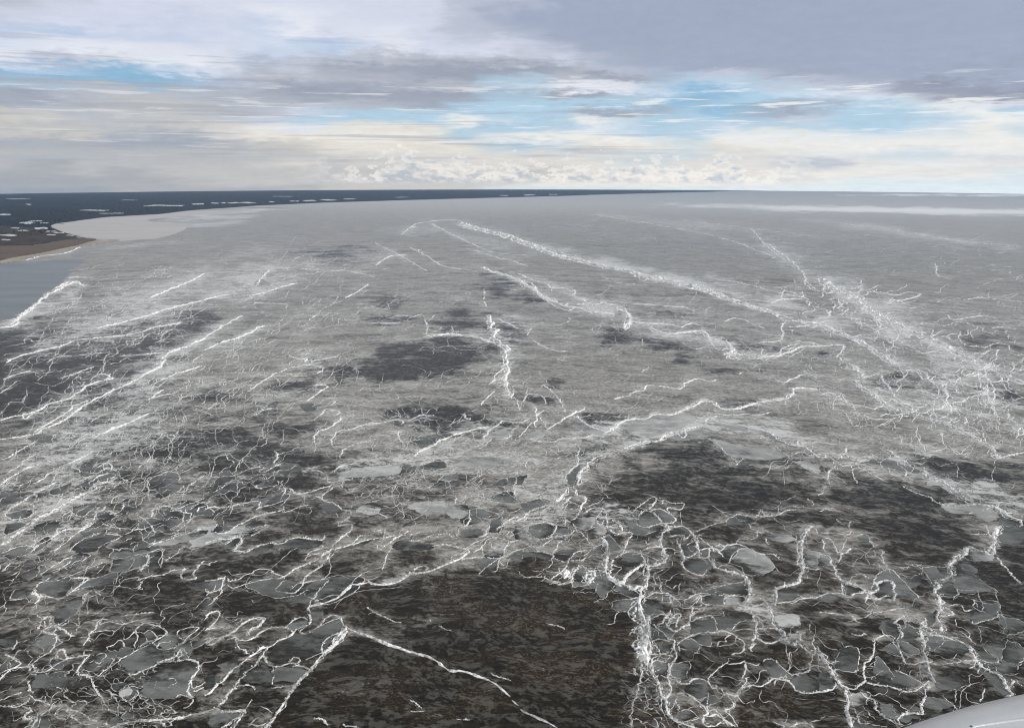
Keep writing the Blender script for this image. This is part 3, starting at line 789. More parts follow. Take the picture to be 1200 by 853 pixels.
PANS = """
g A3 930,200 1000,150 1060,165 1060,200 1010,240 950,245
g A3 860,420 1000,335 1120,315 1168,345 1110,440 1100,510 1020,535 900,540 830,510
g A3 170,180 250,160 320,165 325,205 230,230 160,215
g A3 300,30 370,5 455,10 440,50 380,95 320,90
g A3 490,330 560,280 650,260 690,270 640,320 560,380 500,370
g A3 690,330 780,270 880,210 930,240 1000,260 1050,270 930,320 850,370 740,370
g A3 200,400 330,390 400,400 520,430 530,460 430,480 300,470 200,470
g A3 620,60 680,40 715,45 710,80 630,85
g B3 390,250 470,200 560,150 680,115 790,75 810,110 740,200 690,260 600,300 540,290 470,330 400,335 360,300
g B3 80,340 160,310 220,330 190,380 110,380
g B3 0,420 60,400 80,420 40,470 0,490
g B3 180,400 260,350 330,350 400,380 430,350 600,370 540,440 450,430 330,450 220,440
g B3 20,660 90,625 200,625 210,650 150,670 80,705 20,705
g B3 610,30 690,10 700,50 640,80 620,60
g B3 480,100 550,70 600,75 600,100 540,130 480,125
g D3 210,110 260,140 320,180 270,195 215,190
g D3 265,210 340,215 330,255 270,260
g D3 215,330 260,310 310,350 300,400 240,390
g D3 450,90 600,60 720,30 800,40 800,80 690,120 590,140 450,160
g D3 860,310 920,300 1000,370 1030,400 960,410 900,380
g D3 1020,440 1100,400 1200,430 1200,480 1120,500 1060,480
b D3 930,60 1040,40 1090,70 1070,130 1000,150 940,90
b D3 1010,150 1090,160 1070,210 1030,215
g D3 440,440 500,425 550,460 530,510 480,530 420,490
g E3 620,190 700,170 820,205 880,240 820,280 700,270 630,240
g E3 930,370 960,340 1040,390 1100,460 1120,510 1060,510 1010,450
g E3 320,420 430,380 540,400 590,440 520,480 400,465
g E3 690,410 800,400 850,450 780,480 690,465
g E3 350,560 440,570 490,610 450,660 370,620
b E3 160,510 260,500 270,570 190,580
g E3 630,50 700,20 700,60 640,110
g E3 0,380 70,390 90,440 60,480 0,490
g E3 470,110 580,120 590,170 490,180
g E3 620,520 700,530 780,570 700,620 610,610
g E3 190,680 300,690 400,710 190,710
g E3 480,640 570,630 600,640 500,680
g A2 205,600 260,560 380,550 440,560 410,610 370,650 270,645
g A2 30,170 110,150 190,150 140,195 70,195
g A2 150,280 230,220 320,210 370,230 300,270 200,290
g A2 400,350 520,290 690,300 640,340 570,380 450,390
g A2 680,420 780,380 870,370 850,410 750,435
b A2 900,350 1000,310 1200,260 1200,290 1080,330 1000,350
g A2 30,380 130,350 210,355 150,400 60,410
g A2 780,340 900,300 1000,300 920,340 840,360
g A2 1080,580 1200,560 1200,620 1120,610
g A2 900,180 980,140 1050,150 1000,190 920,195
g A2 700,140 780,115 830,130 790,160 720,160
g A2 0,40 80,40 120,80 50,110 0,110
g B2 45,250 120,220 280,200 200,230 110,275 50,275
g B2 230,235 300,205 370,220 310,245 260,255
g B2 240,395 310,360 390,340 380,370 290,405
g B2 390,365 460,325 560,310 670,325 680,350 600,370 500,360
g B2 440,650 560,630 640,640 620,680 500,690
g B2 570,600 650,560 715,555 690,590 640,630 560,625
b B2 970,565 1020,545 1120,540 1190,520 1130,565 1050,580
g B2 1090,345 1150,320 1200,330 1200,375 1130,375
g B2 770,375 870,345 980,315 920,350 820,375
g B2 670,110 740,90 790,140 720,160
g B2 0,560 100,555 100,600 40,615 0,600
g B2 110,350 190,310 210,335 150,365
g B2 780,240 840,235 845,260 800,270
b C2 620,240 690,240 690,290 720,320 640,320 610,300
g C2 700,235 790,215 840,240 830,290 760,310 690,270
b C2 940,200 1080,180 1090,220 1010,260 960,230
b C2 1050,270 1110,230 1150,250 1150,290 1070,285
b C2 460,390 550,360 560,400 500,420 440,415
g C2 870,380 970,380 920,430 850,420
g C2 990,490 1030,475 1040,560 960,555
g C2 1080,505 1150,505 1200,575 1180,610 1050,600 1060,570
b C2 210,130 330,110 340,170 280,195 220,180
g C2 300,260 400,250 430,270 400,300 300,300
g C2 640,385 780,390 830,420 700,420 560,430
g C2 0,330 120,340 130,370 0,380
b C2 20,100 200,90 220,150 100,170 0,130
g D2 150,200 180,150 210,150 245,190 260,215 200,240 150,240
g D2 220,140 300,155 350,195 300,220 270,190
g D2 320,260 400,245 440,280 380,290 330,290
g D2 385,350 450,350 480,375 430,410 400,390
g D2 495,390 550,375 555,410 500,415
g D2 630,370 720,350 710,400 640,410
g D2 410,440 480,440 570,430 580,470 520,520 450,510 420,480
b D2 840,280 920,275 1050,300 1040,325 950,325 880,300
b D2 1100,380 1200,390 1200,450 1120,460
g D2 40,410 110,390 165,430 100,460 40,440
g D2 510,650 600,635 640,640 630,690 540,690
b D2 650,670 740,650 760,665 740,700 650,700
g D2 660,190 740,175 800,190 790,220 670,225
g D2 950,610 1060,600 1080,650 1000,670 950,680
g D2 470,610 620,590 770,560 790,640 640,635 500,635
g D2 60,200 200,240 280,240 270,290 120,290
b E2 690,100 780,110 900,105 1000,125 1060,180 1000,220 900,170 780,160
b E2 700,0 780,15 900,80 880,95 780,50
b E2 870,380 950,385 1020,400 1020,440 900,440 850,420
g E2 1060,180 1200,210 1200,320 1060,320
b E2 0,405 50,415 70,460 30,470 0,465
g E2 340,570 420,570 440,630 360,640
g E2 0,640 80,640 150,665 60,680 0,665
g E2 800,480 870,460 930,500 880,530
g E2 690,470 760,460 740,520 700,500
g E2 500,540 600,520 590,580 500,600
g E2 140,570 250,610 180,640 150,620
g E2 220,290 280,300 320,350 260,355
g B1 440,590 540,580 560,620 470,640
g B1 560,230 640,230 640,270 580,270
b B1 660,400 760,370 800,350 740,420
b B1 800,630 950,600 1130,590 1130,640 960,660 820,660
b B1 290,190 390,200 380,215 290,210
b C1 450,420 530,380 585,395 560,430
g C1 0,430 150,410 330,415 200,440 60,490
b C1 240,590 400,540 500,545 620,560 530,590 400,610
b C1 680,400 760,390 780,430 690,440
g C1 920,650 980,600 1000,590 1000,640 970,710 920,690
b C1 870,460 1000,430 1000,465 900,480
b C1 980,310 1060,360 1150,400 1060,410 960,345
b D1 30,370 100,330 300,290 440,290 480,320 400,370 300,400 210,425 120,400
b D1 540,430 640,450 760,480 900,490 1000,540 850,560 700,540 620,490
b D1 560,320 700,350 780,375 760,390 640,365
b D1 800,380 900,400 1040,470 1030,480 900,430
b D1 1050,570 1130,570 1200,610 1200,650 1130,620
b D1 300,430 380,410 500,370 520,400 400,450
b E1 390,530 480,560 560,610 620,650 580,660 450,600
g E1 250,570 400,560 600,620 560,640 400,600
b E1 640,690 700,670 800,710 650,710
b E1 580,280 700,300 740,340 600,310
g A1 150,440 240,410 330,430 340,455 250,460
g A1 430,610 560,600 640,620 600,640 480,650
g A1 530,680 600,650 660,650 620,690
b B0 280,240 330,210 380,240 340,260
"""

# ------------------------------------------------------------------ numpy noise
_perm = rng.random((64, 64))
def vnoise(x, y, seed=0):
    x = np.asarray(x) + seed*13.7; y = np.asarray(y) + seed*7.3
    xi = np.floor(x).astype(int); yi = np.floor(y).astype(int); fx = x-xi; fy = y-yi
    fx = fx*fx*(3-2*fx); fy = fy*fy*(3-2*fy)
    def h(a, b): return _perm[(a + b*17 + (b//64)*5) % 64, (b + a*29//3) % 64]
    return (h(xi, yi)*(1-fx)+h(xi+1, yi)*fx)*(1-fy) + (h(xi, yi+1)*(1-fx)+h(xi+1, yi+1)*fx)*fy
def fbm(x, y, oct=4, seed=0):
    s = 0; a = .5; n = 0
    for o in range(oct):
        s = s + a*vnoise(x*2**o, y*2**o, seed+o*3); n += a; a *= .55
    return s/n

HAZE = 2.7e-5
# ------------------------------------------------------------------ object helpers
COL = scene.collection
def mesh_obj(name, verts, faces, mat, parent=None, smooth=False, kind=None):
    me = bpy.data.meshes.new(name)
    me.from_pydata([tuple(v) for v in verts] if not isinstance(verts, np.ndarray) else verts.tolist(), [], faces if not isinstance(faces, np.ndarray) else faces.tolist())
    me.materials.append(mat)
    if smooth: me.shade_smooth()
    me.update()
    o = bpy.data.objects.new(name, me); COL.objects.link(o)
    if parent is not None: o.parent = parent
    if kind: o['kind'] = kind
    return o
def tag(o, label, cat, group=None):
    o['label'] = label; o['category'] = cat
    if group: o['group'] = group
    return o
def grid_faces(nr, nc, wrap=False):
    r = np.arange(nr-1)[:, None]; c = np.arange(nc if wrap else nc-1)[None, :]; c2 = (c+1) % nc
    return np.stack([r*nc+c, r*nc+c2, (r+1)*nc+c2, (r+1)*nc+c], -1).reshape(-1, 4)
def set_attr(o, name, data):
    a = o.data.attributes.new(name, 'FLOAT', 'POINT'); a.data.foreach_set('value', np.ascontiguousarray(data, np.float32).ravel())

# ------------------------------------------------------------------ materials
def ice_coords(g):
    geo = g.node('ShaderNodeNewGeometry'); s = g.node('ShaderNodeSeparateXYZ'); g.nt.links.new(geo.outputs['Position'], s.inputs[0])
    x, y, z = s.outputs
    # the wind ripples slant: a shear that grows to the east
    ys = g.add(y, g.add(g.mul(x, .16), g.mul(g.mul(x, x), .00022)))
    return x, y, ys
def make_ice():
    m, g, b = material('sea_ice')
    x, y, ys = ice_coords(g)
    nw = g.noise(g.xyz(g.mul(x, 1/60), g.mul(ys, 1/60)), 1, 3, .5)
    xw = g.add(x, g.mul(nw, 40)); yw = g.add(ys, g.mul(nw, 30))
    n1 = g.con(g.noise(g.xyz(g.mul(xw, 1/14), g.mul(yw, 1/9), 0), 1, 8, .68), 3.4)
    n2 = g.con(g.noise(g.xyz(g.mul(xw, 1/4.6), g.mul(yw, 1/2.9), 5), 1, 5, .68), 3.0)
    n3 = g.con(g.noise(g.xyz(g.mul(x, 1/1.7), g.mul(ys, 1/1.4), 9), 1, 3, .7), 2.6)
    n4 = g.con(g.noise(g.xyz(g.mul(x, 1/60), g.mul(ys, 1/36), 12), 1, 4, .6), 2.6)
    n5 = g.con(g.noise(g.xyz(g.mul(xw, 1/210), g.mul(yw, 1/110), 15), 1, 9, .66), 2.8)
    n6 = g.con(g.noise(g.xyz(g.mul(xw, 1/66), g.mul(yw, 1/38), 25), 1, 8, .68), 2.8)
    pale, dust_sun, brown = g.attr('pale'), g.attr('dust_sun'), g.attr('brown')
    wisp = g.step(g.add(g.mul(n1, .50), g.add(g.mul(n2, .38), g.mul(n3, .12))), .45, .68)
    dark = g.mix(n2, (.0048, .0038, .0026), (.027, .0212, .0140))
    col = g.mix(g.mul(wisp, g.lin(n4, 0, 1, .35, 1.0)), dark, (.098, .097, .086))
    # tannin-stained slush in the brown floes
    bpatch = g.mul(brown, g.step(n4, .34, .72))
    col = g.mix(g.mul(bpatch, g.step(n3, .42, .80)), col, (.070, .046, .025))
    # grey ice: where the survey says pale, broken up by streaks and ragged patches
    dev = g.add(g.mul(g.sub(n5, .5), .34), g.add(g.mul(g.sub(n6, .5), .34), g.add(g.mul(g.sub(n1, .5), .20), g.mul(g.sub(n2, .5), .12))))
    pt = g.add(pale, dev)
    pm = g.step(pt, .20, .66)
    gt = g.add(g.mul(n2, .34), g.add(g.mul(n1, .33), g.mul(n6, .33)))
    greyc = g.mix(g.step(gt, .2, .8), (.098, .090, .076), (.322, .308, .276))
    col = g.mix(pm, col, greyc)
    # fine healed cracks, a net that closes up in the crowded belts
    wob = g.mul(g.sub(g.noise(g.xyz(g.mul(x, 1/9), g.mul(y, 1/9), 2), 1, 3, .6), .5), 9)
    v1 = g.vor(g.xyz(g.mul(g.add(xw, wob), 1/17), g.mul(g.add(yw, wob), 1/11)))
    v2 = g.vor(g.xyz(g.mul(g.add(xw, wob), 1/46), g.mul(g.add(yw, wob), 1/34)))
    cd = g.add(dust_sun, g.add(g.mul(g.sub(n6, .5), .55), g.mul(g.sub(n5, .5), .35)))
    cmask = g.mul(g.step(cd, .02, .42), g.step(dust_sun, 0.0, .15))
    line = g.mx(g.mul(g.sub(1.0, g.step(v1, .012, .075)), cmask), g.mul(g.mul(g.sub(1.0, g.step(v2, .008, .045)), g.step(g.add(cd, g.mul(pale, .45)), .12, .55)), .8))
    wob2 = g.mul(g.sub(g.noise(g.xyz(g.mul(x, 1/50), g.mul(y, 1/50), 6), 1, 4, .65), .5), 110)
    v3 = g.vor(g.xyz(g.mul(g.add(x, wob2), 1/170), g.mul(g.add(y, wob2), 1/120)))
    faint = g.mul(g.mul(g.sub(1.0, g.step(v3, .006, .030)), g.step(n5, .30, .62)), g.mul(g.step(pale, .25, .6), .75))
    line = g.mx(line, faint)
    line = g.mul(line, g.lin(n2, .1, .7, .25, 1.0))
    # far sunlit strips painted in, and wind-packed snow dust
    dt = g.add(dust_sun, g.add(g.mul(g.sub(n1, .5), .50), g.add(g.mul(g.sub(n2, .5), .60), g.mul(g.sub(n6, .5), .45))))
    rag = g.con(g.noise(g.xyz(g.mul(xw, 1/34), g.mul(yw, 1/16), 41), 1, 8, .72), 4.2)
    dt = g.add(dt, g.mul(g.sub(rag, .5), .75))
    dm = g.mul(g.step(dt, .34, .92), g.step(dust_sun, 0, .12))
    snow_sun = g.attr('snow_sun')
    dm = g.mx(g.mul(dm, .78), g.mul(line, .85))
    col = g.mix(dm, col, (.60, .605, .60))
    col = g.mix(g.mul(snow_sun, g.lin(n5, 0, 1, .7, 1.0)), col, (.82, .82, .82))  # whitens snowy far ice and paints in its sunlit strips
    # loose ice crumbs
    cr = g.mul(g.step(g.add(n3, g.mul(g.sub(n2, .5), .5)), .80, 1.0), g.step(n4, .45, .9))
    col = g.mix(g.mul(cr, .6), col, (.34, .33, .31))
    g.put(b.inputs['Base Color'], col)
    g.put(b.inputs['Roughness'], g.lin(pm, 0, 1, .36, .40))
    b.inputs['IOR'].default_value = 1.31; g.put(b.inputs['Specular IOR Level'], g.lin(pm, 0, 1, .18, .62))
    bump = g.node('ShaderNodeBump'); bump.inputs['Strength'].default_value = .3; bump.inputs['Distance'].default_value = .3
    g.put(bump.inputs['Height'], g.add(g.mul(n1, .6), g.mul(n2, .3)))
    g.nt.links.new(bump.outputs[0], b.inputs['Normal'])
    return m
def make_pan(name, lo, mid, hi):
    m, g, b = material(name)
    x, y, ys = ice_coords(g)
    rnd = g.node('ShaderNodeObjectInfo').outputs['Random']
    n1 = g.con(g.noise(g.xyz(g.mul(x, 1/26), g.mul(ys, 1/15), 3), 1, 6, .62), 2.4)
    n2 = g.con(g.noise(g.xyz(g.mul(x, 1/6), g.mul(ys, 1/3.2), 5), 1, 6, .66), 2.4)
    n3 = g.con(g.noise(g.xyz(g.mul(x, 1/1.5), g.mul(ys, 1/1.2), 8), 1, 3, .65), 2)
    t = g.add(g.mul(n1, .55), g.add(g.mul(n2, .35), g.add(g.mul(n3, .10), g.mul(g.sub(rnd, .5), .40))))
    col = g.mix(g.step(t, .12, .46), lo, mid)
    col = g.mix(g.step(t, .46, .84), col, hi)
    col = g.mix(g.mul(g.step(g.attr('core'), .80, 1.0), .5), col, hi)
    fade = g.step(g.add(g.attr('core'), g.add(g.mul(g.sub(n2, .5), .40), g.mul(g.sub(n1, .5), .40))), .16, .62)
    thinice = g.mix(n2, (.008, .0066, .0050), (.052, .050, .044))
    col = g.mix(fade, thinice, col)
    g.put(b.inputs['Base Color'], col); b.inputs['Roughness'].default_value = .45; b.inputs['IOR'].default_value = 1.31; b.inputs['Specular IOR Level'].default_value = .3
    bump = g.node('ShaderNodeBump'); bump.inputs['Strength'].default_value = .25; bump.inputs['Distance'].default_value = .15
    g.put(bump.inputs['Height'], n2); g.nt.links.new(bump.outputs[0], b.inputs['Normal'])
    return m
def make_snow(name, a, c):
    m, g, b = material(name)
    x, y, ys = ice_coords(g)
    n = g.noise(g.xyz(g.mul(x, 1/3.0), g.mul(y, 1/3.0), 0), 1, 5, .7)
    n2 = g.noise(g.xyz(g.mul(x, 1/40), g.mul(y, 1/40), 4), 1, 3, .6)
    col = g.mix(g.step(g.add(n, g.mul(g.sub(n2, .5), .8)), .34, .64), a, c)
    g.put(b.inputs['Base Color'], col); b.inputs['Roughness'].default_value = .8; b.inputs['Specular IOR Level'].default_value = .25
    return m
M_ICE = make_ice()
M_PAN = make_pan('grey_pan_ice', (.022,.022,.020), (.095,.099,.095), (.175,.182,.176))
M_PALE = make_pan('pale_pan_ice', (.11,.113,.11), (.27,.275,.27), (.47,.475,.47))
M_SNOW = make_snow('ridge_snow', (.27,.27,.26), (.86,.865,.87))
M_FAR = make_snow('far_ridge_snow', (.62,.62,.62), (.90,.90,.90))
M_VEIN = make_snow('vein_snow', (.24,.24,.235), (.62,.62,.62))
M_LACE = make_snow('lace_ice', (.25,.25,.24), (.70,.70,.70))
def simple(name, col, rough=.7, ior=1.45, var=.25, sx=40, sy=40):
    m, g, b = material(name)
    x, y, ys = ice_coords(g)
    n = g.noise(g.xyz(g.mul(x, 1/sx), g.mul(y, 1/sy), 0), 1, 6, .62)
    f = g.lin(n, .25, .75, 1-var, 1+var)
    g.put(b.inputs['Base Color'], g.scalecol(tuple(col), f) if False else g.mix(f if False else g.step(n, .3, .7), tuple(c*(1-var) for c in col), tuple(min(1, c*(1+var)) for c in col)))
    b.inputs['Roughness'].default_value = rough; b.inputs['IOR'].default_value = ior
    return m

# ------------------------------------------------------------------ reading the survey
TX = {c: 240*i for i, c in enumerate('ABCDE')}; TY = [285, 427, 569, 711]
def read_runs(txt):
    runs = [[]]; ox = oy = 0; sc = 1
    for tok in txt.split():
        if tok == '/': runs.append([])
        elif tok == 'P': ox = oy = 0; sc = 1
        elif tok[0] in TX: ox = TX[tok[0]]; oy = TY[int(tok[1])]; sc = 5
        else:
            a, b_ = tok.split(','); runs[-1].append((ox+float(a)/sc, oy+float(b_)/sc))
    return [r for r in runs if len(r) > 1]

def catmull(p, n=5):
    p = np.asarray(p, float)
    if len(p) < 3: return p
    q = np.vstack([2*p[0]-p[1], p, 2*p[-1]-p[-2]]); o = []
    for i in range(1, len(q)-2):
        for t in np.linspace(0, 1, n, endpoint=False):
            a, b, c, d = q[i-1], q[i], q[i+1], q[i+2]
            o.append(.5*((2*b)+(c-a)*t+(2*a-5*b+4*c-d)*t*t+(3*b-a-3*c+d)*t**3))
    o.append(q[-2]); return np.array(o)
def resample(p, ds):
    d = np.r_[0, np.cumsum(np.hypot(*np.diff(p, axis=0).T))]
    n = max(2, int(d[-1]/ds)+1); s = np.linspace(0, d[-1], n)
    return np.stack([np.interp(s, d, p[:, k]) for k in (0, 1)], -1), s

class MB:
    def __init__(s): s.v = []; s.f = []; s.n = 0
    def add(s, v, f):
        s.v.append(np.asarray(v, float)); s.f += (np.asarray(f)+s.n).tolist(); s.n += len(v)
    def build(s, name, mat, parent=None, **kw):
        return mesh_obj(name, np.vstack(s.v), s.f, mat, parent, **kw)

def sweep(mb, line_px, w_px, wig=1.0, hk=.30, taper=True, fine=1.0, seed=None):
    """a heaped ridge of broken ice along a surveyed line"""
    sd = rng.integers(0, 9999) if seed is None else seed
    gp = ground(*catmull(line_px).T)
    step_m = max(.55*w_px, 1.0)*fine*float(np.median(mpp(gp[:, 0], gp[:, 1])))
    q, s = resample(gp, step_m); n = len(q)
    if n < 3: q, s = resample(gp, step_m*.4); n = len(q)
    m = mpp(q[:, 0], q[:, 1]); wm = w_px*m
    t = np.gradient(q, axis=0); t /= np.hypot(*t.T)[:, None]+1e-9; nr = np.stack([-t[:, 1], t[:, 0]], -1)
    u = s/step_m
    off = (vnoise(u*.13, sd*.37, 1)-.5)*2.0*np.minimum(3.0, w_px)*.9 + (vnoise(u*.37, sd*.53, 2)-.5)*1.5*np.minimum(2.6, w_px)*.5 + (rng.random(n)-.5)*.40*min(w_px, 3)
    end = np.minimum(1, np.minimum(np.arange(n), np.arange(n)[::-1])/3.0)
    q = q + nr*(off*m*wig*end)[:, None]
    wv = wm*(.42 + 1.05*vnoise(u*.21, sd*.71, 4)**1.2 + .35*(rng.random(n)-.5))
    wv = np.maximum(wv, .25*wm)
    if taper: wv *= .35+.65*end
    h = hk*wv*(.5+rng.random(n))
    rows = []
    for k, (o, hh) in enumerate(((-.5, -.02), (-.24, .55), (.02, 1.0), (.27, .5), (.5, -.02))):
        j = o + (rng.random(n)-.5)*(.22 if k in (0, 4) else .16)
        p = q + nr*(wv*j)[:, None]
        z = zsea(p[:, 0], p[:, 1]) + (h*hh*(.6+.8*rng.random(n)) if hh > 0 else -.05)
        rows.append(np.column_stack([p, z]))
    V = np.stack(rows, 1).reshape(-1, 3)
    mb.add(V, grid_faces(n, 5))
    return q, m, nr

def spurs(mb, q, m, nr, w_px, count):
    """short broken offshoots and loose blocks beside a ridge"""
    n = len(q)
    for _ in range(count):
        i = rng.integers(0, n); L = (2+7*rng.random())*m[i]; side = rng.choice([-1, 1])
        d = nr[i]*side + (rng.random(2)-.5)*1.6; d /= np.hypot(*d)
        p = [q[i]]
        for k in range(4):
            d = d + (rng.random(2)-.5)*.9; d /= np.hypot(*d); p.append(p[-1]+d*L/4)
        ps = np.array(p); u, v = survey(ps[:, 0], ps[:, 1])
        sweep(mb, np.column_stack([u, v]), max(.9, w_px*.4), .6, .25)

CUBE_F = np.array([[0,1,2,3],[0,4,5,1],[1,5,6,2],[2,6,7,3],[3,7,4,0]])
def blocks(mb, q, m, nr, w_px, count):
    """tilted slabs and lumps of broken ice thrown up along a ridge"""
    for _ in range(count):
        i = rng.integers(0, len(q)); c = q[i] + nr[i]*rng.normal(0, .42)*w_px*m[i]
        a = (.35+1.0*rng.random()**2)*m[i]*min(1.25, .5+w_px*.16)*1.3; b_ = a*(.45+.5*rng.random()); h = a*(.25+.55*rng.random())
        th = rng.random()*6.28; ca, sa = math.cos(th), math.sin(th); tx, ty = rng.normal(0, .28, 2)
        base = np.array([(-1,-1),(1,-1),(1,1),(-1,1)])*np.array([a, b_])*.5*(.8+.4*rng.random((4, 2)))
        z = zsea(c[0], c[1]); vs_ = []
        for top in (1, 0):
            for px, py in base*(.82 if top else 1):
                vs_.append((c[0]+px*ca-py*sa, c[1]+px*sa+py*ca, z + ((h + tx*px + ty*py) if top else -.1)))
        mb.add(vs_, CUBE_F)

# ------------------------------------------------------------------ the frozen sea
def poly_mask(u, v, poly, soft=4):
    poly = np.asarray(poly, float); inside = np.zeros(u.shape, bool); dmin = np.full(u.shape, 1e9)
    for a, b in zip(poly, np.roll(poly, -1, 0)):
        cond = (a[1] > v) != (b[1] > v)
        with np.errstate(divide='ignore', invalid='ignore'):
            xx = (b[0]-a[0])*(v-a[1])/(b[1]-a[1]) + a[0]
        inside ^= cond & (u < xx)
        e = b-a; L2 = max(e@e, 1e-9); tt = np.clip(((u-a[0])*e[0]+(v-a[1])*e[1])/L2, 0, 1)
        dmin = np.minimum(dmin, np.hypot(u-a[0]-tt*e[0], v-a[1]-tt*e[1]))
    sdst = np.where(inside, dmin, -dmin)
    return np.clip(.5+sdst/(2*soft), 0, 1)

# kinds of ice over the bay: columns every 100 survey units, rows as listed (0 = clear dark ice, 9 = grey ice)
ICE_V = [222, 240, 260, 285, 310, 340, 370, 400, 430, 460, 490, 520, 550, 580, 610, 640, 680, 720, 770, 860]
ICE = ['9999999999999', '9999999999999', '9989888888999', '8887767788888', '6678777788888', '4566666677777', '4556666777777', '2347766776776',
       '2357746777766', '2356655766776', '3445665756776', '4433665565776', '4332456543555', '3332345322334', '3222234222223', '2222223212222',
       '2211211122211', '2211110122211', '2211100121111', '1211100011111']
# darker leads of thin clear ice, and the brightest snow-dusted belts, with far sunlit strips painted in: centre, half-lengths, slant, strength
DARKS = [(390,298,52,11,0,.7),(455,352,30,9,0,.5),(460,372,34,7,-4,.5),(545,378,46,15,6,.75),(595,335,38,14,14,.55),(610,395,26,7,4,.6),(470,425,112,17,-8,.8),(740,398,55,12,10,.75),
         (860,403,34,8,4,.7),(905,412,12,5,0,.9),(960,418,28,6,-4,.8),(1075,446,48,11,12,.8),(520,487,58,14,-2,.8),(715,487,32,11,4,.85),(640,468,26,7,8,.8),(1160,400,60,10,8,.55),
         (1180,463,32,12,14,.85),(810,540,90,26,4,.5),(690,538,24,12,0,.7),(310,478,60,12,6,.5),(200,382,60,12,-10,.7),(150,460,60,14,-14,.6),(240,520,60,12,-6,.6),(90,540,60,10,-16,.6),(420,395,26,5,0,.5),(330,500,34,8,0,.55),(990,405,30,5,6,.5),(840,432,40,6,2,.5),(1090,590,50,10,10,.5),(1010,500,40,6,4,.35),(340,455,40,8,0,.6),(120,498,60,11,-8,.7),
         (1100,545,40,9,10,.6),(1130,560,60,10,14,.6),(660,452,20,6,8,.6),(550,505,48,8,-6,.5),(300,540,50,14,0,.6),(1000,315,46,6,4,.4),(900,330,70,5,0,.35),(800,345,60,6,0,.35),
         (870,470,30,6,0,.4),(690,365,50,6,6,.45),(780,367,60,5,4,.4),(610,350,30,4,6,.5),(60,430,120,34,-12,.95),(1000,300,120,3,2,.35),(760,285,120,4,0,.3),(40,395,90,10,-12,.4)]
DUST_SUN = [(180,345,130,20,-16,.45),(310,330,60,14,-20,.5),(330,312,50,10,-10,.35),(120,380,90,10,-14,.45),(230,400,90,8,-22,.35),(100,515,100,26,-26,.42),(60,590,90,34,-28,.40),(200,440,90,10,-26,.4),
         (560,280,55,5,14,.35),(490,270,30,6,0,.35),(430,300,40,8,10,.3),(800,330,140,6,15,.55),(900,352,80,7,20,.5),(1040,372,70,18,30,.45),(1110,420,70,18,30,.5),(1000,345,40,16,30,.35),
         (930,305,50,12,30,.35),(1050,272,130,4,8,.3),(800,262,90,4,6,.28),(1080,247,220,3.6,1,1.1),(900,242,130,2.4,1,.7),(250,256,50,2.5,-4,.6),(270,249,60,2,-4,.5),(150,287,60,3,-4,.4),(680,350,60,8,22,.35),(700,362,60,6,14,.4),(800,395,60,6,10,.4),(860,500,110,15,3,.45),(760,508,70,14,-10,.5),  # includes the far sunlit bands, painted as bright ice
         (1120,480,90,9,16,.4),(1010,475,60,5,10,.25),(1150,580,70,12,14,.5),(1080,528,60,6,14,.4),(930,510,60,9,16,.4),(1010,545,50,7,12,.35),(560,545,70,12,-6,.4),(470,540,70,12,-8,.45),(640,610,60,18,-8,.45),(720,610,40,14,10,.4),
         (600,420,14,26,0,.3),(650,390,60,8,20,.3),(440,400,40,5,0,.2),(850,690,40,10,8,.35),(900,715,40,12,20,.3),(1180,228.6,160,.9,0,1.0),(50,358,50,8,-20,.6),(620,575,60,14,-10,.35),(1180,470,40,8,14,.5)]
def blob(u, v, b):
    cx, cy, a, h, rot, s = b; r = math.radians(rot); du = u-cx; dv = v-cy
    x = du*math.cos(r)+dv*math.sin(r); y = -du*math.sin(r)+dv*math.cos(r)
    d = np.sqrt((x/a)**2+(y/h)**2); return s*np.clip((1.35-d+BLOBN)/.9, 0, 1)

az_d = np.linspace(-39, 39, 640); az_s = np.r_[np.linspace(-180, -45, 22), np.linspace(45, 175, 22)]
azs = np.radians(np.sort(np.r_[az_d, az_s]))
vrows = np.r_[np.linspace(1200, 860, 10)[:-1], np.arange(860, 300, -2.0), np.arange(300, 224, -1.0), np.array([223.6, 223.2, 222.9])]
rr = np.hypot(*ground(np.full(len(vrows), 600.0), vrows).T)
rr = np.r_[1.0, 40, 90, rr[rr > 120], 21500, 22300, 23200]; rr = np.unique(rr)
AA, RR = np.meshgrid(azs, rr); gx = RR*np.sin(AA); gy = RR*np.cos(AA); gz = zsea(gx, gy)
U, V = survey(gx, gy); U = np.where(gy > 5, U, np.sign(gx)*3000+600); V = np.where(gy > 5, V, 900)
Vh = np.where(RR > 20000, 223.0, V)
wobu = (fbm(gx/260, gy/160, 4, 1)-.5); wobv = (fbm(gx/260, gy/160, 4, 7)-.5)
amp = np.clip((Vh-222)/200, .03, 1)
uu = U + wobu*110*amp**.5; vv = Vh + wobv*60*amp
iu = np.clip(uu/100, 0, 11.999); ci = iu.astype(int); fu = iu-ci
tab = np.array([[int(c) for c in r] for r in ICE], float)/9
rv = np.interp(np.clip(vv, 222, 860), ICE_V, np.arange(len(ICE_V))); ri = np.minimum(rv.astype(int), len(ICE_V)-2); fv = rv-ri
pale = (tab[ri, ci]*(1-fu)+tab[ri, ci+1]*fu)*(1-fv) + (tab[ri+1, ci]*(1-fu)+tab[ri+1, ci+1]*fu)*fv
bu = U + wobu*60*amp; bv = Vh + wobv*26*amp
BLOBN = (fbm(bu/26, bv/(3+14*amp), 5, 21)-.5)*2.2
for b_ in DARKS: pale = pale - .64*blob(bu, bv, b_)*np.clip(.35+pale, 0, 1)
dust_sun = np.zeros_like(pale)
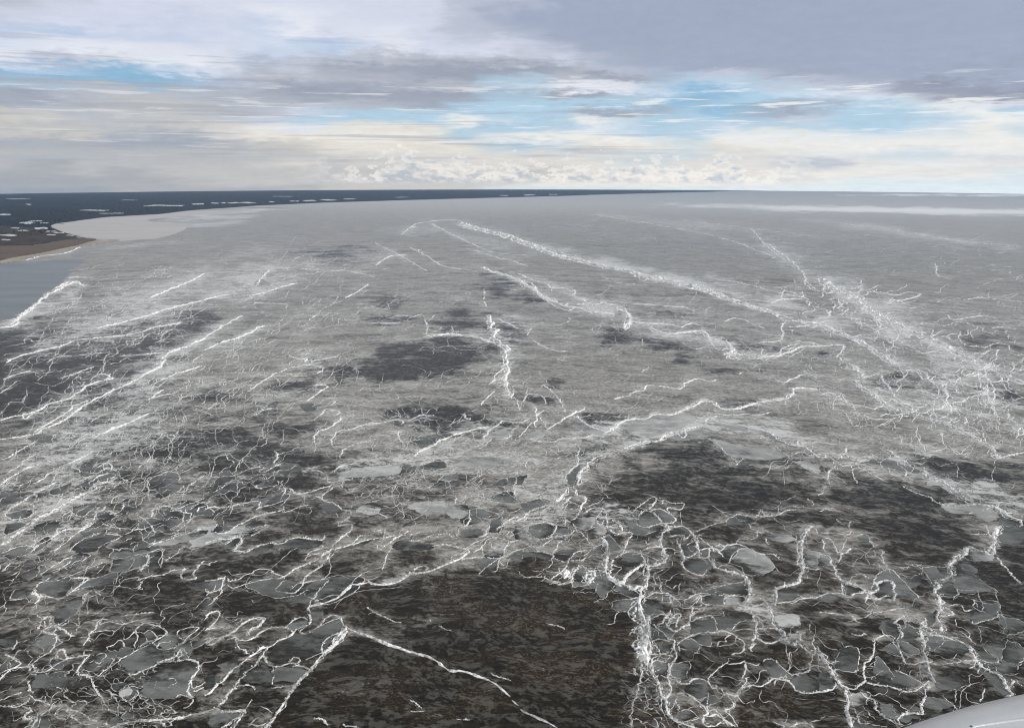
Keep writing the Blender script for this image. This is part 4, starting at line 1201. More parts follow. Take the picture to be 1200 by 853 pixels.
DUST_SUN = [(a_, b2, c_, d_, e_, f_*1.18) for a_, b2, c_, d_, e_, f_ in DUST_SUN]
for b_ in DUST_SUN: dust_sun = np.maximum(dust_sun, blob(bu, bv, b_)) + .25*np.minimum(dust_sun, blob(bu, bv, b_))
# long thin veins: each wanders along the grain of the ice in its sector, throwing off branches
def grain(x, y):
    if x < 330: return math.radians(-36)
    if x < 600: return math.radians(random.choice([-16, -16, 14, 66]))
    return math.radians(random.choice([26, 30, 30, -14]))
VEINS = []; STRANDS = []
BARE = [(790,552,88,38),(1040,600,95,36),(480,425,60,9),(545,380,26,9),(740,400,36,8),(860,650,60,26),(1150,650,50,30)]
rw = random.Random(5)
random.seed(5)
def walk(x, y, a, L, w, depth=0):
    pts = [(x, y)]; st = 3.4; da = 0; flat = np.interp(y, [230, 300, 450, 650, 853], [.10, .22, .46, .62, .70])
    a0 = a
    for k in range(int(L/st)):
        da = .6*da + rw.gauss(0, .42); aa = a0 + .30*(a-a0) + da; a = aa
        x += st*math.cos(aa); y += st*math.sin(aa)*flat*1.5
        if not (-30 < x < 1230 and 238 < y < 860): break
        if 330 < x < 745 and y > 668: break
        if x < 262 and y < 300 or x < 108 and y < 398 - x*.9: break
        if any(((x-cx)/a_)**2 + ((y-cy)/h_)**2 < 1 for cx, cy, a_, h_ in BARE): break
        pts.append((x, y))
        if depth < 2 and rw.random() < .055: walk(x, y, a0 + rw.choice([-1, 1])*rw.uniform(.5, 1.3), L*rw.uniform(.15, .4), w*.75, depth+1)
    if len(pts) > 4: VEINS.append((w*rw.uniform(.8, 1.2), [pts]))
for _ in range(330):
    y = 262 + 335*rw.random()**.95; x = rw.uniform(-20, 1200)
    if y < 292 and x < 260: continue
    if fbm(np.array([x/120]), np.array([y/60]), 2, 33)[0] < .40: continue
    walk(x, y, grain(x, y), rw.uniform(40, 190), rw.uniform(.95, 1.75)*float(np.interp(y, [262, 400], [.62, 1])))
for _ in range(46): x, y = rw.uniform(380, 720), rw.uniform(440, 600); walk(x, y, grain(x, y), rw.uniform(40, 130), rw.uniform(1.0, 1.8))
for _ in range(56): x, y = rw.uniform(-20, 330), rw.uniform(330, 640); walk(x, y, math.radians(rw.uniform(-44, -26)), rw.uniform(70, 240), rw.uniform(1.0, 2.0))
for _ in range(44): x, y = rw.uniform(900, 1180), rw.uniform(310, 500); walk(x, y, math.radians(rw.uniform(24, 42)), rw.uniform(50, 160), rw.uniform(1.0, 2.0))
n_v = len(VEINS)
for _ in range(46): t_ = rw.random(); x, y = 930+240*t_+rw.gauss(0, 26), 320+150*t_+rw.gauss(0, 14); walk(x, y, math.radians(rw.choice([34, 38, 42, 30, -12])), rw.uniform(40, 130), rw.uniform(1.0, 1.9))
for _ in range(12): x, y = rw.uniform(900, 1150), rw.uniform(430, 540); walk(x, y, math.radians(rw.choice([30, 36, -14])), rw.uniform(50, 140), rw.uniform(1.0, 1.8))
STRANDS += VEINS[n_v:]; del VEINS[n_v:]
for _ in range(18): x, y = rw.uniform(820, 1190), rw.uniform(560, 820); walk(x, y, rw.choice([.3, 1.2, 2.2]), rw.uniform(40, 130), rw.uniform(1.0, 2.0))
for label, txt in NAMED:          # the wide far ridges are bundles: strands that split off and rejoin
    w0, rest = txt.split(None, 1); runs = read_runs(rest)
    if not any(k_ in label for k_ in ('long bright ridge', 'broad broken', 'stepped white', 'above two dark', 'wrapping a small')): continue
    p, s = resample(catmull(runs[0]), 3.0); n = len(p)
    for k in range(int(3+n/(8 if 'long' in label or 'broad' in label else 16))):
        a = rw.randint(0, max(1, n-10)); L = rw.randint(8, 44); q = p[a:a+L]
        if len(q) < 5: continue
        env = np.sin(np.linspace(0, math.pi, len(q)))**.6; spread = np.interp(q[:, 1], [260, 320, 450], [1.8, 4.0, 6.5])
        off = rw.gauss(0, .8)*env*spread + (fbm(np.arange(len(q))*.35+k*7.1, np.full(len(q), k*3.3), 3)-.5)*spread*1.6
        STRANDS.append((rw.uniform(.9, 1.9), [list(map(tuple, np.column_stack([q[:, 0]+off*.5, q[:, 1]+off])))]))
random.seed(11)
def splat(lines, sig):
    """how much broken ice lies about each place along the surveyed lines (half-unit raster)"""
    H = np.zeros((330, 700))
    for w, runs in lines:
        for r in runs:
            p, _ = resample(catmull(r), .8); i = ((p[:, 1]-220)/2).astype(int); j = ((p[:, 0]+100)/2).astype(int)
            ok = (i >= 0) & (i < 330) & (j >= 0) & (j < 700); np.maximum.at(H, (i[ok], j[ok]), min(w/3.0, 1.6))
    for ax, s in ((0, sig[1]), (1, sig[0])):
        k = np.exp(-.5*(np.arange(-int(4*s)-1, int(4*s)+2)/s)**2); k /= k.sum()
        H = np.apply_along_axis(lambda v: np.convolve(v, k, 'same'), ax, H)
    return H
ALL = [(float(t.split(None, 1)[0]), read_runs(t.split(None, 1)[1])) for _, t in NAMED] + [(float(t.split(None, 1)[0]), read_runs(t.split(None, 1)[1])) for t in RIDGES.strip().splitlines()]
def sample(H, u, v):
    i = np.clip((v-220)/2, 0, 328.99); j = np.clip((u+100)/2, 0, 698.99); a = i.astype(int); c = j.astype(int); fi = i-a; fj = j-c
    return (H[a, c]*(1-fj)+H[a, c+1]*fj)*(1-fi)+(H[a+1, c]*(1-fj)+H[a+1, c+1]*fj)*fi
ALL += [(w*.38, r) for w, r in VEINS]
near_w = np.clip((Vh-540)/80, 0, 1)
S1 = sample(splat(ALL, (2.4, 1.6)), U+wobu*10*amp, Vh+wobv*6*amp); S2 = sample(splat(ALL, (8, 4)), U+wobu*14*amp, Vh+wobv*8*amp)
dust_sun = np.maximum(dust_sun, 0) + (np.clip(S1*1.15, 0, .44)+np.clip(S2*.50, 0, .16))*(1-.88*near_w)
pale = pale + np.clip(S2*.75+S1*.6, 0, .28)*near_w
SNOW_SUN = [(760,238,1100,17,1,.30),(1000,255,420,26,2,.14),(1090,247.2,250,3.6,1,.85),(900,243.4,130,2.6,1,.55),(1180,229,190,.9,0,1.0),(255,251,60,2.2,-6,.55),(250,262,40,2.2,-4,.5)]  # sunlit strips painted into the far ice colour, plus pale snow streaks
snow_sun = np.zeros_like(pale)
for cx, cy, a_, h_, rt, s_ in SNOW_SUN:
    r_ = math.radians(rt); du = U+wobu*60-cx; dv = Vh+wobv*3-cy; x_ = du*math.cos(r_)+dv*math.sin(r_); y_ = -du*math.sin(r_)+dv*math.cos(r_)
    snow_sun = np.maximum(snow_sun, s_*np.exp(-(x_/a_)**4-(y_/h_)**2))
brown = np.clip((Vh-520)/160, 0, 1)*np.clip(1.1-np.abs(U-700)/620, .25, 1)
verts = np.column_stack([gx.ravel(), gy.ravel(), gz.ravel()])
sea = mesh_obj('sea_ice', verts, grid_faces(len(rr), len(azs), True), M_ICE, smooth=True, kind='structure')
set_attr(sea, 'pale', pale); set_attr(sea, 'dust_sun', np.clip(dust_sun, 0, 1.2)); set_attr(sea, 'brown', brown); set_attr(sea, 'snow_sun', snow_sun)

# ------------------------------------------------------------------ pans of grey ice, plates a hand thick, parts of the ice sheet
def plate(q, th):
    """rings from the middle of a plate to its edge and down its side; one flank thins out into dark ice"""
    c = q.mean(0); n = len(q)
    if sum(q[i-1, 0]*q[i, 1]-q[i, 0]*q[i-1, 1] for i in range(n)) < 0: q = q[::-1]
    rings = []; core = []
    a = rng.random()*2*math.pi; dv_ = np.array([math.cos(a), math.sin(a)]); span = np.abs((q-c)@dv_).max()+1e-6
    for s_ in (1.0, .93, .6, .25):
        p = c+(q-c)*s_; rings.append(np.column_stack([p, zsea(p[:, 0], p[:, 1])+th*(1 if s_ < 1 else .55)]))
        core.append(np.clip(.62+.62*((p-c)@dv_)/span, 0, 1)*(.82 if s_ == 1 else 1))
    p = c+(q-c)*1.004; rings.insert(0, np.column_stack([p, zsea(p[:, 0], p[:, 1])-.06])); core.insert(0, core[0]*.8)
    V_ = np.vstack(rings+[np.array([[c[0], c[1], zsea(c[0], c[1])+th]])]); k = len(rings)
    F_ = grid_faces(k, n, True).tolist() + [[(k-1)*n+i, (k-1)*n+(i+1) % n, k*n] for i in range(n)]
    return V_, F_, np.r_[np.concatenate(core), .62]
def add_plate(V_, F_, core, mat):
    o = mesh_obj('ice_pan', V_, F_, mat, sea); set_attr(o, 'core', core); return o
for ln in PANS.strip().splitlines():
    k, rest = ln.split(None, 1); run = read_runs(rest)[0]
    p = catmull(run + [run[0]], 6)[:-1]; gp = ground(*p.T)
    m = mpp(gp[:, 0], gp[:, 1]); c = gp.mean(0); mm = float(m.mean())
    q, s = resample(np.vstack([gp, gp[:1]]), 1.3*mm); q = q[:-1]
    d = q-c; d /= np.hypot(*d.T)[:, None]+1e-6; sd_ = int(rng.integers(0, 999))
    q = q + d*((fbm(q[:, 0]/(9*mm)+sd_, q[:, 1]/(9*mm), 3)-.5)*8.0*mm)[:, None] + d*((fbm(q[:, 0]/(2.6*mm)+sd_, q[:, 1]/(2.6*mm), 2, 4)-.5)*3.4*mm)[:, None]
    V_, F_, core = plate(q, .10+.05*rng.random())
    add_plate(V_, F_, core if p[:, 1].mean() > 600 else np.maximum(core, .72), M_PAN if k == 'g' else M_PALE)

# ------------------------------------------------------------------ pressure ridges
for label, txt in NAMED:
    w, rest = txt.split(None, 1); mb = MB(); rub = MB(); side_mb = MB(); runs = read_runs(rest)
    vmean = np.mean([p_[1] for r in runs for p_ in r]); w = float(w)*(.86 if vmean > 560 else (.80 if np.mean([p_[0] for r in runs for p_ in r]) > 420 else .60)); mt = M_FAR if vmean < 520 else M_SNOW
    for i, r in enumerate(runs):
        smooth_one = 'smooth pale ridge' in label or 'sickle' in label
        q, m, nr = sweep(mb, r, w if i == 0 or smooth_one else w*.75, .35 if smooth_one else 1.0)
        if smooth_one: continue
        spurs(mb, q, m, nr, w, int(len(q)*.10)); blocks(rub, q, m, nr, w, int(len(q)*(1.5 if vmean > 430 else .8)))
        if w > 3:      # a second, thinner strand where the floes rode over each other
            u, v = survey(q[:, 0], q[:, 1]); k = rng.choice([-1, 1])
            sweep(side_mb, np.column_stack([u, v])[::3] + np.array([k*w*.75, rng.choice([-1, 1])*w*.35]), w*.38, 2.2, .2)
    o = mb.build('pressure_ridge', mt)
    tag(o, label, 'ice ridge', 'pressure ridges on the frozen sea')
    if side_mb.n: side_mb.build('side_strand', mt, o)
    if rub.n: rub.build('ice_rubble', mt, o)['kind'] = 'stuff'
entries = [ln.split(None, 1) for ln in RIDGES.strip().splitlines()]
sized = []
for w, rest in entries:
    runs = read_runs(rest); L = sum(np.hypot(*np.diff(np.array(r), axis=0).T).sum() for r in runs); sized.append((L*float(w), float(w), runs))
sized.sort(key=lambda t: -t[0])
rest_mb = MB()
for i, (_, w, runs) in enumerate(sized):
    mb = MB() if i < 298 else rest_mb
    for r in runs:
        q, m, nr = sweep(mb, r, w*float(np.interp(np.mean([p_[1] for p_ in r]), [262, 330, 520, 521], [.50, .78, .82, .76])))
        spurs(mb, q, m, nr, w, int(len(q)*.025)); blocks(mb, q, m, nr, w*.9, int(len(q)*(.8 if r[0][1] > 430 else .35)))
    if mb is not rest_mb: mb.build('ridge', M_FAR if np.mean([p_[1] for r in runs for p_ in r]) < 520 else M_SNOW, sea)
if rest_mb.n: rest_mb.build('small_ridges', M_SNOW, sea)['kind'] = 'stuff'

vein_mb = MB()
for w, runs in VEINS:
    for r in runs: sweep(vein_mb, r, w*.66, .9, .26)
strand_mb = MB()
for w, runs in STRANDS:
    for r in runs: q, m, nr = sweep(strand_mb, r, w*.9, .8, .30); blocks(strand_mb, q, m, nr, w, int(len(q)*.5))
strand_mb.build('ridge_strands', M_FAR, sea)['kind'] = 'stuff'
vein_mb.build('vein_ridges', M_VEIN, sea)['kind'] = 'stuff'

# ------------------------------------------------------------------ lace: the finest broken network in the crowded belts
# outline in survey units, cell size, stretch, slant, width, share kept
LACE = [([(0,640),(70,600),(130,650),(210,690),(300,700),(250,760),(150,853),(0,853)], 9, 1.5, -18, 1.15, .42),
        ([(70,785),(200,790),(190,853),(60,853)], 7, 1.4, 10, 1.3, .6),
        ([(0,570),(100,480),(220,420),(330,340),(400,325),(300,440),(150,560),(60,650),(0,660)], 6.5, 2.6, -30, 1.0, .42),
        ([(30,380),(150,330),(350,290),(400,310),(250,370),(100,430),(0,450)], 6, 3.0, -14, .9, .38),
        ([(100,560),(260,540),(330,580),(240,640),(120,690),(60,650)], 9, 2.0, -20, 1.1, .42),
        ([(742,790),(778,795),(784,830),(800,853),(738,853)], 4.6, 1.2, 25, 1.2, .8),
        ([(752,700),(800,690),(790,760),(775,800),(765,800)], 6, 1.2, 10, 1.2, .6),
        ([(520,620),(600,600),(700,590),(800,620),(830,700),(760,735),(690,690),(600,655),(540,650)], 10, 1.6, -12, 1.2, .45),
        ([(940,320),(1000,340),(1100,400),(1200,440),(1200,510),(1050,470),(970,425)], 6.5, 2.0, 26, 1.15, .72),
        ([(380,520),(600,500),(700,560),(600,610),(430,600)], 9, 2.6, -8, 1.0, .42),
        ([(840,640),(960,690),(1010,760),(1100,853),(950,853),(850,770),(800,720)], 15, 1.4, 10, 1.15, .42),
        ([(1040,640),(1200,700),(1200,810),(1060,853),(1000,740)], 15, 1.8, 12, 1.0, .30),
        ([(575,420),(660,440),(690,540),(580,530)], 7, 1.5, 10, 1.0, .45),
        ([(600,310),(740,350),(860,400),(900,430),(700,400),(600,340)], 7, 2.4, 10, .95, .42),
        ([(700,330),(900,370),(1000,430),(860,420),(740,390)], 8, 2.6, 12, .9, .3),
        ([(300,590),(520,620),(480,690),(250,720),(200,660)], 14, 2.4, -16, 1.1, .28),
        ([(760,700),(880,740),(900,800),(780,853)], 12, 1.4, -10, 1.1, .38),
        ([(980,420),(1200,500),(1200,600),(1000,540),(900,500)], 12, 2.4, 16, .9, .34),
        ([(380,430),(560,420),(620,500),(430,530),(330,500)], 12, 2.4, -8, .9, .26)]
lace = MB(); plates = {'g': MB(), 'b': MB()}; big_plates = []
def cell_polys(pts):
    """Voronoi cells: for each inner point its ring of circumcentres, and the edges between cells"""
    vv_, ee, ff, *_ = geometry.delaunay_2d_cdt([Vector(p) for p in pts], [], [], 0, 1e-4)
    P_ = np.array([tuple(v) for v in vv_]); cc = []; around = {}; edge = {}
    for i, f in enumerate(ff):
        a, b, c = P_[f[0]], P_[f[1]], P_[f[2]]
        d = 2*(a[0]*(b[1]-c[1])+b[0]*(c[1]-a[1])+c[0]*(a[1]-b[1]))
        if abs(d) < 1e-9: cc.append((a+b+c)/3)
        else:
            A, B, C_ = a@a, b@b, c@c
            cc.append(np.array([(A*(b[1]-c[1])+B*(c[1]-a[1])+C_*(a[1]-b[1]))/d, (A*(c[0]-b[0])+B*(a[0]-c[0])+C_*(b[0]-a[0]))/d]))
        for k in range(3):
            around.setdefault(f[k], []).append(i); edge.setdefault(tuple(sorted((f[k], f[(k+1) % 3]))), []).append(i)
    return P_, np.array(cc), around, {k: t for k, t in edge.items() if len(t) == 2}
def rough_line(p, q_, amp, k=5):
    t = np.linspace(0, 1, k)[:, None]; ln = p*(1-t)+q_*t; L = np.hypot(*(p-q_))
    ln[1:-1] += (rng.random((k-2, 2))-.5)*np.array([1.0, .75])*amp*L
    return ln
for bi, (poly, cell, st, slant, w, keep) in enumerate(LACE):
    poly = np.array(poly, float); c0 = poly.mean(0); a = math.radians(slant); ca, sa = math.cos(a), math.sin(a)
    rel = poly-c0; loc = np.column_stack([(rel[:, 0]*ca+rel[:, 1]*sa)/st, -rel[:, 0]*sa+rel[:, 1]*ca])
    lo, hi = loc.min(0)-cell, loc.max(0)+cell
    nx, ny = int((hi[0]-lo[0])/cell)+1, int((hi[1]-lo[1])/cell)+1
    pts = np.array([(lo[0]+(i+.5+(rng.random()-.5)*1.5)*cell, lo[1]+(j+.5+(rng.random()-.5)*1.5)*cell) for i in range(nx) for j in range(ny)])
    thin = fbm(pts[:, 0]/(cell*5), pts[:, 1]/(cell*5), 2, bi+3)       # crowding varies: small cells next to wide floes
    pts = pts[rng.random(len(pts)) > np.clip((thin-.30)*2.4, .05, .80)]
    P_, CC, around, edge = cell_polys(pts)
    back = lambda q: np.column_stack([q[:, 0]*st*ca - q[:, 1]*sa, q[:, 0]*st*sa + q[:, 1]*ca]) + c0
    CC = back(CC); PB = back(P_)
    drift = lambda q, s: np.column_stack([fbm(q[:, 0]/(cell*st*1.6), q[:, 1]/(cell*1.6), 3, s)-.5, fbm(q[:, 0]/(cell*st*1.6), q[:, 1]/(cell*1.6), 3, s+5)-.5])
    CC = CC + drift(CC, bi)*np.array([cell*st*1.3, cell*1.1])
    insP = poly_mask(PB[:, 0], PB[:, 1], poly, 10); denP = fbm(PB[:, 0]/40, PB[:, 1]/24, 3, 5)
    for vi, tris in around.items():            # plates of grey ice filling some cells
        if len(tris) < 4 or insP[vi] < .5 or PB[vi, 1] < 545: continue
        q = CC[tris]
        if q[:, 1].min() < 300 or q[:, 1].max() > 900: continue
        ext = np.ptp(q, axis=0)
        if max(ext[0]/st, ext[1]) > 3.2*cell: continue
        r_ = rng.random()
        far_ = c0[1] < 545 and q[:, 1].mean() < 560
        if r_ > (.10+.34*np.clip((denP[vi]-.42)*5, -.2, .6))*(.45 if far_ else 1): continue
        c = q.mean(0); q = q[np.argsort(np.arctan2(q[:, 1]-c[1], (q[:, 0]-c[0])/st))]
        dq = (q-c)/np.array([st, 1]); rq = np.hypot(*dq.T); q = c+(q-c)*(.92*(.55+.45*rq.mean()/np.maximum(rq, 1e-6)))[:, None]; q = catmull(np.vstack([q, q[:1]]), 4)[:-1]
        q = q+(rng.random(q.shape)-.5)*np.array([cell*st, cell])*.12
        gp = ground(*q.T)
        V_, F_, core = plate(gp, .05+.04*rng.random())
        big_plates.append((ext[0]*ext[1], 'b' if far_ or rng.random() < .03 else 'g', V_, F_, core))
        if not far_:        # a pushed-up rim along part of the plate
            k0 = rng.integers(0, len(q)); kn = int(len(q)*(.35+.5*rng.random())); sweep(lace, np.roll(q, -k0, 0)[:max(3, kn)], .9+.7*rng.random(), .8, .22, True, .9)
    E = list(edge.values())
    A_ = CC[[t[0] for t in E]]; B_ = CC[[t[1] for t in E]]; mid = (A_+B_)/2
    ins = poly_mask(mid[:, 0], mid[:, 1], poly, 14); den = fbm(mid[:, 0]/34, mid[:, 1]/22, 3, 5); wt_ = fbm(mid[:, 0]/18, mid[:, 1]/12, 3, 9)
    for p, q_, s_, dn, wv in zip(A_, B_, ins, den, wt_):
        if s_ <= .05 or min(p[1], q_[1]) < 240 or max(p[1], q_[1]) > 900: continue
        d = q_-p; L = np.hypot(*d)
        if L < 1.0 or L > 4*cell*st: continue
        along = abs(d[0]*ca+d[1]*sa)/L
        if rng.random() > .35+.65*along**(1 if st < 2 else 2.2): continue
        if dn*.9+rng.random()*.40 < 1.08-keep*.95-s_*.25: continue
        sweep(lace, rough_line(p, q_, .30), w*np.clip((wv-.22)*2.6, .35, 2.0)*(.7+.6*rng.random()), .7, .22, True, .9)
lc = lace.build('lace_ice', M_LACE, sea); lc['kind'] = 'stuff'
big_plates.sort(key=lambda t: -t[0])
cores = {'g': [], 'b': []}
for i, (ar, k, V_, F_, core) in enumerate(big_plates):
    if i < 160: add_plate(V_, F_, core, M_PAN if k == 'g' else M_PALE)
    else:
        mb = plates[k]; mb.v.append(V_); mb.f += [[x_+mb.n for x_ in f] for f in F_]; mb.n += len(V_); cores[k].append(core)
for k, mt in (('g', M_PAN), ('b', M_PALE)):
    if plates[k].n:
        o = plates[k].build('small_pans', mt, sea); o['kind'] = 'stuff'; set_attr(o, 'core', np.concatenate(cores[k]))

# ------------------------------------------------------------------ coast
def sheet(name, outline, mat, lift, kind='structure', soft=6, parent=None, n=2, edge=.0):
    """a low shore surface from a surveyed outline: gridded, following the bow of the earth"""
    p = catmull(outline + [outline[0]], 6)[:-1]; gp = ground(*p.T)
    m_ = mpp(gp[:, 0], gp[:, 1]); c = gp.mean(0)
    q = gp.copy(); q += (np.stack([fbm(q[:, 0]/90, q[:, 1]/90, 3, 2), fbm(q[:, 0]/90, q[:, 1]/90, 3, 9)], -1)-.5)*(m_*edge)[:, None]
    bm = bmesh.new(); vs_ = [bm.verts.new((x, y, zsea(x, y)+lift)) for x, y in q]
    f = bm.faces.new(vs_)
    if f.normal.z < 0: f.normal_flip()
    f.normal_update()
    if f.normal.z < 0: f.normal_flip()
    low = [bm.verts.new((x+ (x-c[0])*.0005, y+(y-c[1])*.0005, zsea(x, y)-.4)) for x, y in q]
    for i in range(len(q)):
        j = (i+1) % len(q); bm.faces.new((vs_[i], vs_[j], low[j], low[i]))
    bmesh.ops.recalc_face_normals(bm, faces=bm.faces)
    bmesh.ops.triangulate(bm, faces=[f_ for f_ in bm.faces if len(f_.verts) > 4])
    me = bpy.data.meshes.new(name); bm.to_mesh(me); bm.free(); me.materials.append(mat)
    o = bpy.data.objects.new(name, me); COL.objects.link(o)
    if kind: o['kind'] = kind
    if parent: o.parent = parent
    return o
M_FOREST = simple('dark_spruce_land', (.013, .016, .021), .95, 1.2, .5, 130, 60)
M_TREE = simple('spruce_needles', (.018, .020, .012), .95, 1.2, .5, 60, 60)
M_MUD = simple('tidal_flat_mud', (.105, .074, .054), .8, 1.3, .35, 160, 22)
M_SAND = simple('shore_sand', (.30, .27, .23), .85, 1.3, .25, 120, 25)
M_LAGOON = simple('lagoon_ice', (.42, .40, .385), .5, 1.31, .07, 500, 120)
M_WATER = simple('open_water', (.13, .14, .146), .32, 1.33, .2, 300, 60)
M_WATER.node_tree.nodes['Principled BSDF'].inputs['Specular IOR Level'].default_value = .42
M_POND = simple('pond_snow', (.50, .51, .54), .8, 1.3, .1, 60, 60)

# coastline as distance over bearing, so that the land runs on to the horizon and past the frame
coast_px = [(-420,300),(-200,297),(0,290),(30,288.5),(60,284),(85,281.5),(108,281),(98,278.5),(84,275),(68,270.5),(59,265.5),(64,262.5),(82,260.3),(124,254.6),(190,251),(225,246.6),(300,241.2),(380,237.6),(450,235.6),(520,233.4),(600,231.4),(660,229.8),(710,228),(760,226.8),(800,225.6),(836,224.9)]
cp = np.array(coast_px)
gc = ground(cp[:, 0], cp[:, 1])
dense, _ = resample(gc, 60.0)
nz = (np.stack([fbm(dense[:, 0]/420, dense[:, 1]/420, 4, 3), fbm(dense[:, 0]/420, dense[:, 1]/420, 4, 8)], -1)-.5)
dense = dense + nz*np.minimum(160, mpp(dense[:, 0], dense[:, 1])*14)[:, None]*.6
far_end = ground(836, 224.5)
rad = np.hypot(*dense.T)
land_out = [tuple(p) for p in dense] + [(22900*math.sin(a), 22900*math.cos(a)) for a in np.radians(np.linspace(17.5, -62, 60))]
bm = bmesh.new()
tv = [bm.verts.new((x, y, zsea(x, y)+2.2)) for x, y in land_out]; bm.faces.new(tv)
bmesh.ops.triangulate(bm, faces=bm.faces[:])
for it in range(6):
    long_e = [e for e in bm.edges if e.calc_length() > 900]
    if not long_e: break
    bmesh.ops.subdivide_edges(bm, edges=long_e, cuts=1, use_grid_fill=False); bmesh.ops.triangulate(bm, faces=[f for f in bm.faces if len(f.verts) > 3])
rim_e = [e for e in bm.edges if e.is_boundary]
ex = bmesh.ops.extrude_edge_only(bm, edges=rim_e)
newv = set(v for v in ex['geom'] if isinstance(v, bmesh.types.BMVert))
for v in bm.verts: v.co.z = zsea(v.co.x, v.co.y) + (-1.0 if v in newv else 2.2)
bmesh.ops.recalc_face_normals(bm, faces=bm.faces[:])
if sum(f.normal.z for f in bm.faces) < 0: bmesh.ops.reverse_faces(bm, faces=bm.faces[:])
me = bpy.data.meshes.new('far_land'); bm.to_mesh(me); bm.free(); me.materials.append(M_FOREST)
land = bpy.data.objects.new('far_land', me); COL.objects.link(land); land['kind'] = 'structure'

sheet('tidal_flat', [(-300,330),(-300,299),(-60,293),(0,289),(40,288),(62,284),(88,280.5),(112,280.6),(104,284),(92,287.5),(70,292),(45,297.5),(15,302.5),(0,306),(-60,312)], M_MUD, 2.45, edge=3)
M_MARSH = simple('marsh_brown', (.048, .038, .031), .95, 1.2, .55, 90, 30)
sheet('marsh', [(-200,270),(-60,264),(0,265),(26,266.5),(50,269.5),(72,273.6),(92,278.4),(84,280.4),(60,283.6),(36,287.4),(0,288.6),(-100,291)], M_MARSH, 2.32, edge=4)
sheet('sand_bar', [(0,306.5),(15,303),(45,298),(70,292.6),(92,288),(106,284),(128,281.6),(140,282.2),(112,286.5),(90,290.5),(62,296),(36,301.5),(12,307),(0,309.5)], M_SAND, 2.6, edge=1.5)
lagoon = sheet('frozen_lagoon', [(58.5,264.6),(64,262.6),(82,260.2),(104,257.2),(124,254.8),(160,252.6),(190,250.8),(222,247.6),(270,246.2),(300,246.6),(262,250.4),(236,251.8),(210,254.2),(176,257),(176,259.6),(205,261.2),(226,262.6),(218,268),(206,273.5),(186,279),(160,281.2),(136,282.8),(118,281),(100,277.6),(84,274.6),(70,270.4)], M_LAGOON, .25, edge=2.5)
sheet('open_water', [(-260,400),(-260,322),(-40,310),(0,308),(26,307.5),(58,306),(92,303.6),(100,307),(82,316),(75,328),(62,340),(50,350),(34,362),(20,368),(0,376)], M_WATER, .12, edge=15)

# snow-covered ponds and strips of snow among the dark forest
PONDS = [(112,247,17,.8),(196,241.4,24,1.0),(232,239.6,7,1.0),(252,238.6,5,.7),(262,238.2,3,.7),(274,238.2,8,.9),(290,238,10,.9),(6,252,9,.9),(33,240,4,.6),(32,261.8,9,1.5),(42,259.6,7,.7),(48,268.2,7,1.6),(60,271.8,6,.8),
         (10,276.4,10,1.3),(7,281.8,5,.8),(60,276,5,.8),(70,273.4,6,.9),(82,276.6,5,.6),(96,279,6,.5),(132,250.6,14,.5),(345,236.2,6,.7),(362,235.6,8,.8),(384,234.8,10,.8),(410,233.6,8,.5),(318,237,4,.6),(620,228.9,8,.6),(648,228.3,6,.5),(590,229.5,5,.5),
         (150,235,10,.3),(20,233.5,14,.3),(330,230.6,12,.3),(470,231.6,8,.35),(310,243.5,18,.3),(18,268,5,.7),(26,271,8,.8),(52,262,5,.6),(74,262.4,4,.5)]
for (u, v, a, h) in PONDS:
    n = 22; th = np.linspace(0, 2*math.pi, n, endpoint=False); rj = .72+.5*rng.random(n)
    gp = ground(u+a*np.cos(th)*rj, np.maximum(v+h*.72*np.sin(th)*rj+.25*h*np.sin(th*3+a), 224.2))
    zz = zsea(gp[:, 0], gp[:, 1]); c = gp.mean(0)
    up = np.column_stack([gp, zz+3.1]); dn = np.column_stack([gp+(gp-c)*.02, zz+1.6])
    fs = [list(range(n))] + [[n+i, n+(i+1) % n, (i+1) % n, i] for i in range(n)]
    if sum(gp[i-1, 0]*gp[i, 1]-gp[i, 0]*gp[i-1, 1] for i in range(n)) < 0: fs = [f[::-1] for f in fs]
    mesh_obj('frozen_pond', np.vstack([up, dn]), fs, M_POND, kind='structure')

# spruce forest: thousands of trees that read as one dark mass
fm = MB(); nt_ = 26000
fu = rng.random(nt_)*1000-100; fv = 224.6+rng.random(nt_)**1.6*52
cv = np.interp(fu, [c for c in (-100,0,60,62,90,130,190,225,300,380,450,520,600,700,800,836)], [286,284,274,262,258,253,249.6,245,239.6,236,234,231.8,229.8,226.8,224.6,224.2])
keep = (fv < cv-.8); fu, fv = fu[keep], fv[keep]
gp = ground(fu, fv); dn = fbm(gp[:, 0]/500, gp[:, 1]/500, 4, 12); keep = (dn > .40) & (np.hypot(*gp.T) < 15000); gp = gp[keep]
hh = (4+6*rng.random(len(gp))); rr_ = hh*(.22+.12*rng.random(len(gp))); z0 = zsea(gp[:, 0], gp[:, 1])+2.0
ring = np.array([(math.cos(t), math.sin(t)) for t in (0, 1.57, 3.14, 4.71)])
tvs = np.concatenate([np.concatenate([gp[:, None, :]+ring[None]*rr_[:, None, None], np.repeat(z0[:, None, None], 4, 1)], 2), np.column_stack([gp, z0+hh])[:, None, :]], 1)
base = (np.arange(len(gp))*5)[:, None, None]
tf = (np.array([[0,1,4],[1,2,4],[2,3,4],[3,0,4]])[None]+base).reshape(-1, 3)
mesh_obj('spruce_forest', tvs.reshape(-1, 3), tf, M_TREE, kind='stuff')

